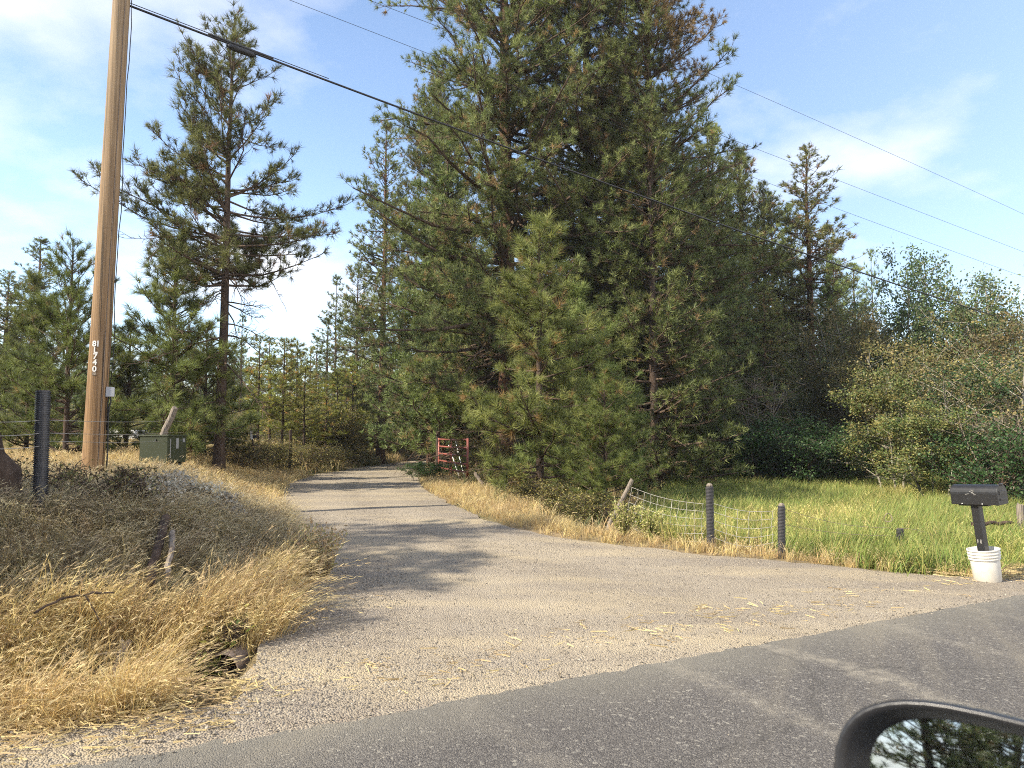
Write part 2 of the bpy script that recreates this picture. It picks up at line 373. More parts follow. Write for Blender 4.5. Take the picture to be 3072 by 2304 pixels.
def ground_z(x, y, carve=True):
    x, y = np.asarray(x, float), np.asarray(y, float)
    s, n = sn(x, y)
    dl, dr, ins = seg_dist(x, y, LEc), seg_dist(x, y, REc), inside(x, y)
    zd = 0.30 * ss(5.0, 12.5, n)
    # left: ditch then bank up to the fence terrace
    left = (~ins) & ((dl < dr) | (x < -8))
    plateau = 0.84 + 0.22 * ss(10, 20, n) + 0.04 * lump(x, y, 0.5) - 0.3 * ss(30, 60, y)
    # the terrace falls back to the drive farther along
    wide = 2.0 + 1.4 * ss(9, 20, y)
    bank = ss(5.5, 8.4, n) * ss(0.05, wide, dl)
    ditch = -0.30 * np.exp(-((n - 5.55) / 0.55) ** 2) * ss(0.0, 0.22, dl) * (n < 9)
    zl = zd * (1 - bank) + plateau * bank + ditch + 0.03 * lump(x, y, 2.4) * ss(0.2, 1, dl) * ss(5, 6, n)
    # right: verge, ditch, meadow
    meadow = -0.12 + 0.06 * lump(x, y, 0.35, 1.0) + 0.12 * ss(16, 26, y) + 0.25 * ss(30, 60, y)
    k = np.where(x < 0.5, ss(0.6, 4.5, dr), ss(0.2, 2.2, dr))
    zr = zd * (1 - k) + meadow * k - 0.18 * np.exp(-((dr - 1.0) / 0.5) ** 2) * ss(2.5, 4.5, x) * (n < 9)
    z = np.where(ins, zd, np.where(left, zl, zr))
    road = n < EDGE + 0.55
    z = np.where(road & ~ins, z * ss(EDGE + 0.05, EDGE + 0.55, n), z)
    z = np.where(n < EDGE + 0.02, 0.0, z)
    z = np.where(n < -3.0, -0.05 * ss(-3.0, -4.5, n), z)
    if carve: z = z - 0.03 * ins - 0.03 * (n < EDGE + 0.5) * (n > -3.2)
    return z
def gz(x, y): return float(ground_z(np.array([x]), np.array([y]))[0])

def axis(lo, a, b, hi, step, grow=1.18):
    mid = list(np.arange(a, b + 1e-6, step)); out, st, v = [], step, b
    while v < hi: st *= grow; v += st; out.append(v)
    inn, st, v = [], step, a
    while v > lo: st *= grow; v -= st; inn.append(v)
    if out: out[-1] = hi
    if inn: inn[-1] = lo
    return np.array(inn[::-1] + mid + out)
gx, gy = axis(-400, -15, 15, 400, 0.17), axis(-300, 2.5, 28, 500, 0.17)
X, Y = np.meshgrid(gx, gy)
Z = ground_z(X, Y)
nx, ny = len(gx), len(gy)
ii = (np.arange(ny - 1)[:, None] * nx + np.arange(nx - 1)[None]).ravel()
quad = np.stack([ii, ii + 1, ii + nx + 1, ii + nx], 1)
ground = link('ground', np_mesh('ground', np.stack([X, Y, Z], -1).reshape(-1, 3), quad, M['soil']))
prop(ground, 'dry grassy soil rising into a bank beside the road', 'ground', kind='structure')

def loft(Lp, Rp, across, zfun, wob=0.0, seed=1):
    r = np.random.default_rng(seed); n = len(Lp)
    if wob:
        for P_, sg in ((Lp, -1), (Rp, 1)):
            nrm = np.gradient(P_, axis=0); nrm = np.stack([nrm[:, 1], -nrm[:, 0]], 1); nrm /= np.linalg.norm(nrm, axis=1, keepdims=True) + 1e-9
            w = np.convolve(r.normal(0, 1, n + 8), np.ones(9) / 9, 'valid') * 1.6 + r.normal(0, 0.35, n)
            P_ += nrm * (w * wob)[:, None]
    t = np.linspace(0, 1, across)[None, :, None]
    G = Lp[:, None] * (1 - t) + Rp[:, None] * t
    Zz = zfun(G[..., 0], G[..., 1])
    V = np.concatenate([G, Zz[..., None]], -1).reshape(-1, 3)
    i = (np.arange(n - 1)[:, None] * across + np.arange(across - 1)[None]).ravel()
    return V, np.stack([i, i + 1, i + across + 1, i + across], 1)
def drive_z(x, y):
    s, n = sn(x, y)
    return 0.30 * ss(5.0, 12.5, n) + 0.010 + 0.012 * lump(x, y, 1.9) * ss(5, 6, n) - 0.05 * (1 - ss(EDGE - 0.30, EDGE - 0.02, n))
V, F = loft(smooth_poly(L_EDGE, 330), smooth_poly(R_EDGE, 330), 40, drive_z, 0.07, 3)
lane = np.tile(np.linspace(0, 1, 40), 330)
drive = link('driveway', np_mesh('driveway', V, F, M['gravel'], np.stack([lane, 0 * lane + 1, 0 * lane], 1)))
prop(drive, 'pale crushed gravel driveway curving into the pines', 'driveway', kind='structure')
def along(s, n): return np.stack([s * U[0] + n * N[0], s * U[1] + n * N[1]], -1)
sv = axis(-150, -6, 16, 260, 0.09, 1.1)
for nm, n0, n1, z0, mt, wb, lab in (('gravel_shoulder', EDGE - 0.35, EDGE + 0.62, -0.004, 'gravel', 0.05, 'strip of loose gravel and straw along the asphalt edge'),):
    V, F = loft(along(sv, n0), along(sv, n1), 12, lambda x, y: 0 * x + z0 - 0.012 * ss(EDGE + 0.3, EDGE + 0.65, sn(x, y)[1]), wb, 5)
    prop(link(nm, np_mesh(nm, V, F, M[mt])), lab, 'shoulder', kind='structure')
# asphalt, in road coordinates: x along, y across
r = np.random.default_rng(9); n = len(sv)
wob = np.convolve(r.normal(0, 1, n + 14), np.ones(15) / 15, 'valid') * 0.05 + r.normal(0, 0.022, n)
rows = np.linspace(0, 1, 26)
Yr = -2.9 + (EDGE + wob + 2.9)[:, None] * rows[None]
Vr = np.stack([np.broadcast_to(sv[:, None], Yr.shape), Yr, 0.022 - 0.0009 * (Yr - 0.6) ** 2 * 0.6 - 0.016 * (rows[None] > 0.99)], -1).reshape(-1, 3)
i = (np.arange(n - 1)[:, None] * 26 + np.arange(25)[None]).ravel()
road = link('road', np_mesh('road', Vr, np.stack([i, i + 26, i + 27, i + 1], 1)[:, ::-1], M['asphalt']))
road.rotation_euler = (0, 0, math.atan2(U[1], U[0]))
prop(road, 'grey asphalt road with dusty wheel tracks', 'road', kind='structure')

# ------------------------------------------------------------------ pines
G_DARK = np.array([0.086, 0.102, 0.032]); G_MID = np.array([0.165, 0.194, 0.064]); G_LIGHT = np.array([0.28, 0.29, 0.105]); G_BROWN = np.array([0.34, 0.225, 0.105])
def needles(pos, dr, ln, colr, m, w, rng, spread=(0.15, 1.35), back=0.10):
    T = len(pos)
    d = np.repeat(dr, m, 0); L = np.repeat(ln, m) * rng.uniform(0.7, 1.1, T * m)
    p = np.repeat(pos, m, 0) - d * (rng.uniform(0, 1, T * m) * back)[:, None]
    a = rng.normal(size=(T * m, 3)); a -= (a * d).sum(1, keepdims=True) * d; a /= np.linalg.norm(a, axis=1, keepdims=True) + 1e-9
    th = rng.uniform(spread[0], spread[1], T * m)
    nd = d * np.cos(th)[:, None] + a * np.sin(th)[:, None]; nd[:, 2] -= 0.06
    side = np.cross(nd, rng.normal(size=(T * m, 3))); side /= np.linalg.norm(side, axis=1, keepdims=True) + 1e-9
    tip = p + nd * L[:, None]
    V = np.stack([p + side * w / 2, p - side * w / 2, tip], 1).reshape(-1, 3)
    C = np.repeat(colr, m, 0) * rng.uniform(0.75, 1.25, (T * m, 1))
    return V, np.arange(T * m * 3).reshape(-1, 3), np.repeat(C, 3, 0)
def pine(seed, H, r0, cb=0.15, R=2.2, prof=None, nb=90, tuft=0.17, m=18, w=0.009, spacing=0.16, elev=(-0.12, 0.95), curve=0.22,
         dead=0.0, dead_cb=None, lean=(0, 0), twig_len=0.5, tint=(1, 1, 1), brown=0.05, sides=9, az_bias=None, bark_mat='bark', gap=0.0, bare=0.22, brown_side=None):
    rng = np.random.default_rng(seed); nb = int(nb * 1.45); spacing *= 0.60; w *= 1.12; m = int(m * 1.25); dead = int(dead)
    prof = prof or (lambda t: (1 - t) ** 0.75 * min(1, 0.55 + 2.2 * t))
    K = 14; tz = np.linspace(0, 1, K)
    bend = np.cumsum(rng.normal(0, 0.012, (K, 2)) * H / K * 1.3, 0)
    tp = np.stack([lean[0] * tz * H + bend[:, 0], lean[1] * tz * H + bend[:, 1], tz * H], 1)
    tr = r0 * (1 - tz) ** 0.85 * 0.97 + 0.012; tr[0] *= 1.35; tp[0, 2] = -0.35
    tV, tF = tubes(tp[None], tr[None], sides)
    c_at = lambda z: np.array([np.interp(z / H, tz, tp[:, 0]), np.interp(z / H, tz, tp[:, 1]), z])
    limb5, rad5, limb3, rad3 = [], [], [], []
    tp_, td_, tc_ = [], [], []
    z0 = cb * H
    zs = np.sort(rng.uniform(0, 1, nb)); zs = np.round(zs * nb / 5) / (nb / 5) + rng.normal(0, 0.012, nb)   # loose whorls
    for q in range(nb + int(dead)):
        isdead = q >= nb
        if isdead:
            dcb = dead_cb if dead_cb is not None else max(0.05, cb * 0.45)
            z = rng.uniform(dcb * H, (cb + 0.12) * H); t = 0.0; L = R * rng.uniform(0.35, 0.75)
        else:
            t = float(np.clip(zs[q], 0, 0.985)); z = z0 + t * (H - z0); L = max(0.12, R * prof(t) * rng.uniform(0.55, 1.15))
            if rng.random() < gap: continue
        az = rng.uniform(0, 2 * math.pi)
        if az_bias is not None and rng.random() < 0.35: az = az_bias + rng.normal(0, 0.5)
        e = elev[0] + (elev[1] - elev[0]) * t ** 1.3 + rng.normal(0, 0.20)
        if isdead: e = rng.normal(-0.25, 0.15)
        h = np.array([math.cos(az), math.sin(az)]); s5 = np.linspace(0, 1, 6)
        cv = curve * rng.uniform(0.4, 1.5) * (1 - 0.6 * t)
        if isdead: cv = rng.uniform(-0.45, 0.1)
        c0 = c_at(z)
        wig = np.cumsum(rng.normal(0, 0.05 * L, (6, 3)), 0) * s5[:, None]; wig[:, 2] *= 0.5
        P = np.stack([c0[0] + h[0] * L * s5, c0[1] + h[1] * L * s5, c0[2] + L * (e * s5 + cv * s5 ** 2.2)], 1) + wig
        rb = np.interp(z / H, tz, tr)
        br = np.clip(min(0.35 * rb + 0.004, 0.02 * L + 0.012), 0.008, 0.09)
        limb5.append(P); rad5.append(br * (1 - 0.8 * s5) * (0.6 if isdead else 1))
        nt = max(3, int(L / spacing * (0.55 if isdead else 1)))
        st = rng.uniform(bare, 1.0, nt); st[0] = 1.0
        for k in range(nt):
            s = st[k]; b = np.array([np.interp(s, s5, P[:, c]) for c in range(3)])
            i = min(4, int(s * 5)); tan = P[i + 1] - P[i]; tan /= np.linalg.norm(tan) + 1e-9
            sidev = np.array([-tan[1], tan[0], 0]) * rng.choice([-1, 1])
            dv = tan * rng.uniform(0.4, 0.9) + sidev * rng.uniform(0.2, 1.0) + np.array([0, 0, rng.uniform(-0.40, 0.95)])
            if k == 0: dv = tan + np.array([0, 0, 0.25])
            dv /= np.linalg.norm(dv)
            tl = twig_len * rng.uniform(0.35, 1.0) * (0.45 + 0.55 * min(1, L / 1.6)) * (1.1 - 0.5 * s)
            up = np.array([0, 0, 0.22 * tl]) if not isdead else np.array([0, 0, -0.35 * tl])
            e1 = b + dv * tl * 0.55; e2 = b + dv * tl + up
            limb3.append(np.stack([b, e1, e2])); rad3.append(np.array([1, 0.75, 0.45]) * (0.0085 if L > 1 else 0.006))
            if isdead:
                if rng.random() < 0.75:
                    d2 = dv + rng.normal(0, 0.6, 3); limb3.append(np.stack([e1, e1 + d2 * tl * 0.25, e1 + d2 * tl * 0.5 - np.array([0, 0, 0.1 * tl])])); rad3.append(np.array([0.006, 0.005, 0.003]))
                continue
            ed = e2 - e1; ed /= np.linalg.norm(ed) + 1e-9
            u_ = rng.random()
            c = G_DARK * (1 - u_) + G_MID * u_
            if rng.random() < 0.28: c = G_MID * 0.5 + G_LIGHT * 0.5
            pb = brown * (2.2 if s < 0.5 else 0.8)
            if brown_side is not None and (h @ np.array(brown_side[:2])) > 0.35 and brown_side[2] < z / H < brown_side[3]: pb = 0.9
            if rng.random() < pb: c = G_BROWN * rng.uniform(0.55, 1.0)
            tp_.append(e2); td_.append(ed); tc_.append(c)
            if tl > 0.22 and rng.random() < 0.8:
                d3 = dv + rng.normal(0, 0.55, 3) + np.array([0, 0, 0.25]); d3 /= np.linalg.norm(d3); e3 = e1 + d3 * tl * rng.uniform(0.3, 0.6)
                limb3.append(np.stack([e1, (e1 + e3) / 2, e3])); rad3.append(np.array([0.006, 0.005, 0.004]))
                tp_.append(e3); td_.append(d3); tc_.append(c * rng.uniform(0.8, 1.1))
    top = tp[-1]
    for k in range(5):
        d = np.array([*rng.normal(0, 0.25, 2), 1.0]); d /= np.linalg.norm(d); tp_.append(top - np.array([0, 0, 0.12 * k])); td_.append(d); tc_.append(G_MID)
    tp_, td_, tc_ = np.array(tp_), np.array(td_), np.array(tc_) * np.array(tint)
    V1, F1 = tubes(np.array(limb5), np.array(rad5), 5); V2, F2 = tubes(np.array(limb3), np.array(rad3), 3)
    nV, nF, nC = needles(tp_, td_, tuft * rng.uniform(0.5, 1.35, len(tp_)), tc_, m, w, rng)
    nm = 'pine%d' % seed
    return dict(trunk=np_mesh(nm + '_trunk', tV, tF, M[bark_mat]),
                branches=np_mesh(nm + '_branches', np.concatenate([V1, V2]), [F1, F2 + len(V1)], M['twig']),
                crown=np_mesh(nm + '_crown', nV, nF, M['needle'], nC, smooth=False), H=H)
def plant(kind, name, label, cat, px, D, rz=0.0, scale=1.0, group=None, base_z=None, xy=None):
    x, y = xy if xy is not None else ((px - 512) / FPX * D, D)
    z = gz(x, y) if base_z is None else base_z
    o = root(name, label, cat, (x, y, z - 0.03), rz, group, scale)
    for part in ('trunk', 'branches', 'crown'):
        if kind.get(part) is not None:
            for me in (kind[part] if isinstance(kind[part], list) else [kind[part]]):
                p = link(part, me, o)
                if part != 'trunk': p['kind'] = 'stuff'
    return o
def z_at(py, D): return CAM_H + (HOR - py) * D / FPX
def fit(kind, px, D, top_py):
    x = (px - 512) / FPX * D; return (z_at(top_py, D) - gz(x, D)) / kind['H']

tall = lambda t: (1 - t) ** 0.62 * min(1, 0.5 + 1.6 * t)
wide_p = lambda t: (1 - t ** 2.2) * min(1, 0.7 + 1.2 * t)
cone = lambda t: (1 - t) ** 0.95
column = lambda t: (1 - t) ** 0.55 * min(1, 0.6 + 2 * t)
P = {}
P['hero_left'] = pine(11, 11.6, 0.13, 0.40, 2.55, lambda t: (1 - t) ** 0.8 * min(1, 0.75 + 1.5 * t) * 1.05, nb=92, tuft=0.20, m=22, w=0.010, spacing=0.105, elev=(-0.05, 1.0), curve=0.3, dead=26, dead_cb=0.24, twig_len=0.55, gap=0.09, brown=0.03, bare=0.28)
P['giant_a'] = pine(12, 24.0, 0.33, 0.12, 4.5, lambda t: (1 - t ** 2.5) * min(1, 0.75 + 1.0 * t), nb=250, tuft=0.22, m=22, w=0.013, spacing=0.15, elev=(-0.18, 0.8), twig_len=0.85, brown=0.07, bark_mat='bark_red', dead=30, dead_cb=0.05, tint=(1.0, 1.0, 1.0))
P['giant_c'] = pine(14, 21.5, 0.25, 0.06, 3.6, wide_p, nb=210, tuft=0.21, m=20, w=0.013, spacing=0.15, elev=(-0.2, 0.7), twig_len=0.8, brown=0.06, dead=30, dead_cb=0.04, brown_side=(0.95, -0.3, 0.60, 0.74), tint=(0.9, 0.95, 0.9))
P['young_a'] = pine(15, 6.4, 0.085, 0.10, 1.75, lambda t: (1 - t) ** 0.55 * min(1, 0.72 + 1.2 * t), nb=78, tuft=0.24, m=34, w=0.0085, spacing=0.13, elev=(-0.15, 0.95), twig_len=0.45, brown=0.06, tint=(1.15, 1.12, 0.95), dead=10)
P['young_b'] = pine(16, 5.0, 0.06, 0.04, 1.85, cone, nb=76, tuft=0.22, m=28, w=0.0085, spacing=0.11, elev=(0.05, 1.1), curve=0.15, twig_len=0.36, brown=0.03, tint=(0.98, 1.0, 0.85))
P['young_c'] = pine(17, 5.6, 0.07, 0.04, 1.95, lambda t: (1 - t) ** 0.8, nb=74, tuft=0.22, m=28, w=0.0085, spacing=0.11, elev=(0.05, 1.2), curve=0.2, twig_len=0.36, brown=0.02, tint=(0.95, 1.05, 0.8))
P['mid_a'] = pine(18, 16.0, 0.19, 0.10, 2.4, tall, nb=165, tuft=0.22, m=13, w=0.020, spacing=0.19, twig_len=0.6, brown=0.05, elev=(-0.15, 0.9), bark_mat='bark_red', dead=14)
P['mid_b'] = pine(19, 15.0, 0.17, 0.22, 2.2, column, nb=150, tuft=0.22, m=13, w=0.020, spacing=0.19, twig_len=0.6, brown=0.08, gap=0.1, dead=22, tint=(1.0, 1.0, 0.9))
P['mid_c'] = pine(20, 17.0, 0.2, 0.30, 2.5, tall, nb=140, tuft=0.22, m=13, w=0.020, spacing=0.19, twig_len=0.6, brown=0.10, gap=0.18, dead=34, dead_cb=0.12, bark_mat='bark_red', tint=(1.08, 1.0, 0.95))
P['mid_d'] = pine(21, 12.0, 0.15, 0.06, 2.4, lambda t: (1 - t) ** 0.7, nb=150, tuft=0.22, m=14, w=0.019, spacing=0.18, twig_len=0.6, brown=0.05, dead=16, tint=(0.9, 0.97, 0.9))
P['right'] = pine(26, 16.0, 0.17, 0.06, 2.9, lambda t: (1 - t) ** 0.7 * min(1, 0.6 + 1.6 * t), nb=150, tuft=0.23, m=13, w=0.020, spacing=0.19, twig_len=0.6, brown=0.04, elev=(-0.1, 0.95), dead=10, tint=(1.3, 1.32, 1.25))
P['far_a'] = pine(22, 14.0, 0.16, 0.10, 2.1, tall, nb=66, tuft=0.30, m=9, w=0.042, spacing=0.30, twig_len=0.5, brown=0.03, tint=(0.95, 1.05, 1.0))
P['far_b'] = pine(23, 13.0, 0.16, 0.18, 2.3, column, nb=60, tuft=0.30, m=9, w=0.042, spacing=0.30, twig_len=0.5, brown=0.05, gap=0.1, tint=(0.9, 1.0, 1.0))
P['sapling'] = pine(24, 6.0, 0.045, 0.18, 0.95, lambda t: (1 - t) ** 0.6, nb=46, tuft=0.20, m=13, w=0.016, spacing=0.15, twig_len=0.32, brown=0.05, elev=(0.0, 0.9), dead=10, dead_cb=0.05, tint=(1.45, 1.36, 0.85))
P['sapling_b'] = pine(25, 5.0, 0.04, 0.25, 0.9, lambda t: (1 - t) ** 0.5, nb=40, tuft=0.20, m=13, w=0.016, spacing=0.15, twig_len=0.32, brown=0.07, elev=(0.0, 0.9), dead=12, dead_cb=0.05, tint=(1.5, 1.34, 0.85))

GP = 'pines along the drive'
# the giants in the middle
plant(P['giant_a'], 'pine_tree', 'tallest pine in the middle, trunk just behind the red gate', 'tree', 506, 23.5, 0.6)
plant(P['giant_a'], 'pine_tree', 'dense dark pine right of the tallest middle pine', 'tree', 590, 24.5, 2.6, (0.88, 0.88, 0.92))
plant(P['giant_c'], 'pine_tree', 'tall pine with a rust-brown dead branch high on its right', 'tree', 652, 23.8, 0.0)
plant(P['mid_d'], 'pine_tree', 'shaded pine standing behind the tilted grey fence post', 'tree', 655, 21.5, 1.0, 1.0)
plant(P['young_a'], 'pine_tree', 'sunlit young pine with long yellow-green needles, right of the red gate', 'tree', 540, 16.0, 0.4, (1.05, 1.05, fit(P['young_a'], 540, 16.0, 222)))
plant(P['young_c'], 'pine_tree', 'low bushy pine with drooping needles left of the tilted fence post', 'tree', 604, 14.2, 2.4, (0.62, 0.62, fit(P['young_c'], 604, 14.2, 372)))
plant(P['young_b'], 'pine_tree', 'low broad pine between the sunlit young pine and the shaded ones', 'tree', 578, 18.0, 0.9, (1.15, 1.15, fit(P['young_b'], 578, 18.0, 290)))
plant(P['mid_a'], 'pine_tree', 'tall narrow pine left of the giant, over the bend of the drive', 'tree', 381, 35.0, 0.3, (1.05, 1.05, fit(P['mid_a'], 381, 35, 115)))
plant(P['mid_b'], 'pine_tree', 'pine leaning over the drive between the narrow pine and the giant', 'tree', 440, 33.0, 1.3, fit(P['mid_b'], 440, 33, 165))
plant(P['mid_d'], 'pine_tree', 'broad olive pine filling the gap behind the red gate', 'tree', 470, 30.0, 4.0, fit(P['mid_d'], 470, 30, 250))
plant(P['far_a'], 'pine_tree', 'blue-green pine just left of the narrow pine, rising over the bend', 'tree', 334, 46.0, 0.0, fit(P['far_a'], 334, 46, 276))
plant(P['mid_b'], 'pine_tree', 'pine with a rounded top between the narrow and the blue-green pine', 'tree', 356, 41.0, 2.3, (0.85, 0.85, fit(P['mid_b'], 356, 41, 262)))
plant(P['mid_d'], 'pine_tree', 'broad sunlit pine left of the giant trunk, branches over the gate', 'tree', 447, 27.5, 2.7, (1.25, 1.25, fit(P['mid_d'], 447, 27.5, 128)))
plant(P['young_a'], 'pine_tree', 'olive young pine just left of the giant trunk', 'tree', 478, 25.5, 2.7, (1.3, 1.3, fit(P['young_a'], 478, 25.5, 262)))
plant(P['giant_a'], 'pine_tree', 'tall pine behind the giant, filling its left flank', 'tree', 432, 31.0, 4.4, (0.62, 0.62, fit(P['giant_a'], 432, 31.0, 60)))
plant(P['giant_a'], 'pine_tree', 'dense pine closing the gap right of the dead branch', 'tree', 690, 29.0, 1.9, (0.60, 0.60, fit(P['giant_a'], 690, 29.0, 150)))
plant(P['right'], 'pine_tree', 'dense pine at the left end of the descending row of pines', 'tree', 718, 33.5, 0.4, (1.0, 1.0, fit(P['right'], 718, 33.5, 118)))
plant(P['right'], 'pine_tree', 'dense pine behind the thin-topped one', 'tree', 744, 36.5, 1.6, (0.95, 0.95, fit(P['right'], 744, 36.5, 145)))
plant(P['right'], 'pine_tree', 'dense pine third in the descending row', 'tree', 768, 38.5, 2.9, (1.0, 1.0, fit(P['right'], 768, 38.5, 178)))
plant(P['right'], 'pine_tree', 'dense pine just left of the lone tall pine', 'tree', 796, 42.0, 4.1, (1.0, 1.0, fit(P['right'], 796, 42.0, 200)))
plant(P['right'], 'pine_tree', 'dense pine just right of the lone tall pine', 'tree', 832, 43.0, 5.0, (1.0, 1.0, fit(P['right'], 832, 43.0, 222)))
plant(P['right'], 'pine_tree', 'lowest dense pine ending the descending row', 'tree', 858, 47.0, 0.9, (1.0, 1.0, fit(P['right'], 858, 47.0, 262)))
plant(P['giant_a'], 'pine_tree', 'dense pine behind the middle trunks', 'tree', 622, 31.0, 5.2, (0.8, 0.8, fit(P['giant_a'], 622, 31.0, 30)))
# right group
plant(P['mid_a'], 'pine_tree', 'light green pine with a ragged top right of the giant group', 'tree', 716, 36.0, 1.7, (1.55, 1.55, fit(P['mid_a'], 716, 36, 120)))
plant(P['mid_b'], 'pine_tree', 'thin-topped pine just right of the ragged light green pine', 'tree', 746, 37.0, 3.0, (1.35, 1.35, fit(P['mid_b'], 746, 37, 143)))
plant(P['mid_c'], 'pine_tree', 'lone tall pine on the right with brown lower needles', 'tree', 814, 38.0, 0.5, (1.3, 1.3, fit(P['mid_c'], 814, 38, 142)))
plant(P['mid_b'], 'pine_tree', 'yellowish pine between the thin-topped and the lone tall pine', 'tree', 776, 42.0, 5.0, (1.2, 1.2, fit(P['mid_b'], 776, 42, 190)))
plant(P['far_b'], 'pine_tree', 'small distant pine poking up left of the green aspens', 'tree', 876, 52.0, 1.0, (0.7, 0.7, fit(P['far_b'], 876, 52, 250)))
plant(P['mid_d'], 'pine_tree', 'dark pine behind the green thicket on the right', 'tree', 725, 30.0, 2.0, (1.0, 1.0, fit(P['mid_d'], 725, 30, 235)))
plant(P['mid_a'], 'pine_tree', 'pine with a bare reddish trunk behind the meadow', 'tree', 690, 31.0, 3.4, (0.9, 0.9, fit(P['mid_a'], 690, 31, 170)))
plant(P['mid_c'], 'pine_tree', 'sparse pine behind the bleached bare branches', 'tree', 765, 33.0, 2.6, (0.8, 0.8, fit(P['mid_c'], 765, 33, 285)))
plant(P['mid_d'], 'pine_tree', 'pine half hidden behind the olive aspens', 'tree', 838, 36.0, 2.6, (0.8, 0.8, fit(P['mid_d'], 838, 36, 255)))
# left group
plant(P['hero_left'], 'pine_tree', 'tall open pine right of the utility pole, long upswept branches', 'tree', 221, 18.0, 2.2, fit(P['hero_left'], 221, 18.0, -4))
plant(P['young_b'], 'pine_tree', 'young pine in front of the tall open pine, behind the green cabinet', 'tree', 171, 17.4, 0.3, (1.2, 1.2, fit(P['young_b'], 171, 17.4, 238)))
plant(P['young_c'], 'pine_tree', 'young pine right behind the utility pole, upswept branches', 'tree', 67, 17.0, 1.2, (0.85, 0.85, fit(P['young_c'], 67, 17.0, 235)))
plant(P['young_b'], 'pine_tree', 'dense young pine at the left edge behind the black pipe post', 'tree', 28, 19.0, 4.2, (0.85, 0.85, fit(P['young_b'], 28, 19.0, 275)))
plant(P['mid_a'], 'pine_tree', 'darker pine behind the two young pines at the left', 'tree', 34, 33.0, 2.0, (0.9, 0.9, fit(P['mid_a'], 34, 33, 236)))
plant(P['mid_b'], 'pine_tree', 'pine cut by the left edge of the picture', 'tree', 3, 32.0, 4.0, (0.9, 0.9, fit(P['mid_b'], 3, 32, 270)))
plant(P['young_c'], 'pine_tree', 'smaller pine between the utility pole and the young cabinet pine', 'tree', 127, 20.0, 3.1, (0.85, 0.85, fit(P['young_c'], 127, 20, 318)))
plant(P['young_b'], 'pine_tree', 'low pine tucked under the dead branches of the tall open pine', 'tree', 205, 21.0, 2.0, (0.95, 0.95, fit(P['young_b'], 205, 21, 325)))
for px, D, top, k, rz in ((268, 70, 338, 'far_a', 0), (285, 78, 345, 'far_b', 2), (300, 74, 352, 'far_a', 3), (316, 68, 338, 'far_b', 4), (240, 66, 352, 'far_b', 5), (255, 80, 358, 'far_a', 1), (100, 60, 345, 'far_b', 2.2), (130, 64, 352, 'far_a', 4.4), (325, 58, 318, 'far_a', 1.1)):
    plant(P[k], 'pine_tree', 'far hazy pine in the treeline left of the drive', 'tree', px, D, rz, (1.35, 1.35, fit(P[k], px, D, top)), 'far pines left of the drive')
rs = np.random.default_rng(44)
sap = [(258, 27), (270, 31), (283, 28), (296, 33), (305, 29), (318, 35), (326, 31), (337, 34), (346, 38), (352, 34), (362, 42), (372, 44), (392, 42), (402, 39), (412, 41), (421, 36), (431, 40), (444, 38), (452, 34), (462, 37), (472, 36), (482, 34), (494, 36), (388, 50), (366, 52), (342, 48), (310, 44), (290, 42)]
for i, (px, D) in enumerate(sap):
    k = P['sapling' if i % 2 else 'sapling_b']
    top = rs.uniform(330, 385)
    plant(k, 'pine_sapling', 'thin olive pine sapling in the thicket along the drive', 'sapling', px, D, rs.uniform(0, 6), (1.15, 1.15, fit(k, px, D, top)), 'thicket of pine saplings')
for i, (px, D, top) in enumerate(((620, 30, 330), (634, 33, 300), (668, 34, 310), (702, 38, 300), (738, 40, 320), (540, 33, 300), (560, 36, 320), (520, 40, 310), (580, 30, 330), (790, 45, 310), (645, 40, 260), (610, 44, 250))):
    k = P[('mid_b', 'mid_d', 'far_b')[i % 3]]
    plant(k, 'pine_tree', 'shaded pine deep in the wood behind the middle trees', 'tree', px, D, i * 1.3, (0.9, 0.9, fit(k, px, D, top)), 'pines deep in the wood')
# the pines beyond the left edge whose shade falls over the bank and the drive
plant(P['mid_d'], 'pine_tree', 'pine outside the left edge that shades the drive', 'tree', 0, 0, 0.5, (0.85, 0.85, 0.87), xy=(-11.8, 5.5))
plant(P['mid_d'], 'pine_tree', 'bushy pine outside the left edge that shades the bank', 'tree', 0, 0, 1.5, (1.3, 1.3, 0.60), xy=(-9.5, 4.5))
plant(P['mid_d'], 'pine_tree', 'low pine outside the left edge nearest the road', 'tree', 0, 0, 3.5, (0.8, 0.8, 0.34), xy=(-8.3, 3.3))
plant(P['young_b'], 'pine_tree', 'small pine outside the left edge beside the bushy one', 'tree', 0, 0, 2.5, (0.9, 0.9, 0.7), xy=(-7.4, 6.0))
for i, (x, y) in enumerate(((-17, -9.5), (-12, -12.5), (-21, -15), (-26, -10), (-9, -17))):
    plant(P['mid_d'], 'pine_tree', 'pine across the road, seen only in the door mirror', 'tree', 0, 0, i * 1.1, (1.0, 1.0, 0.75 + 0.12 * (i % 3)), 'pines across the road', xy=(x, y))

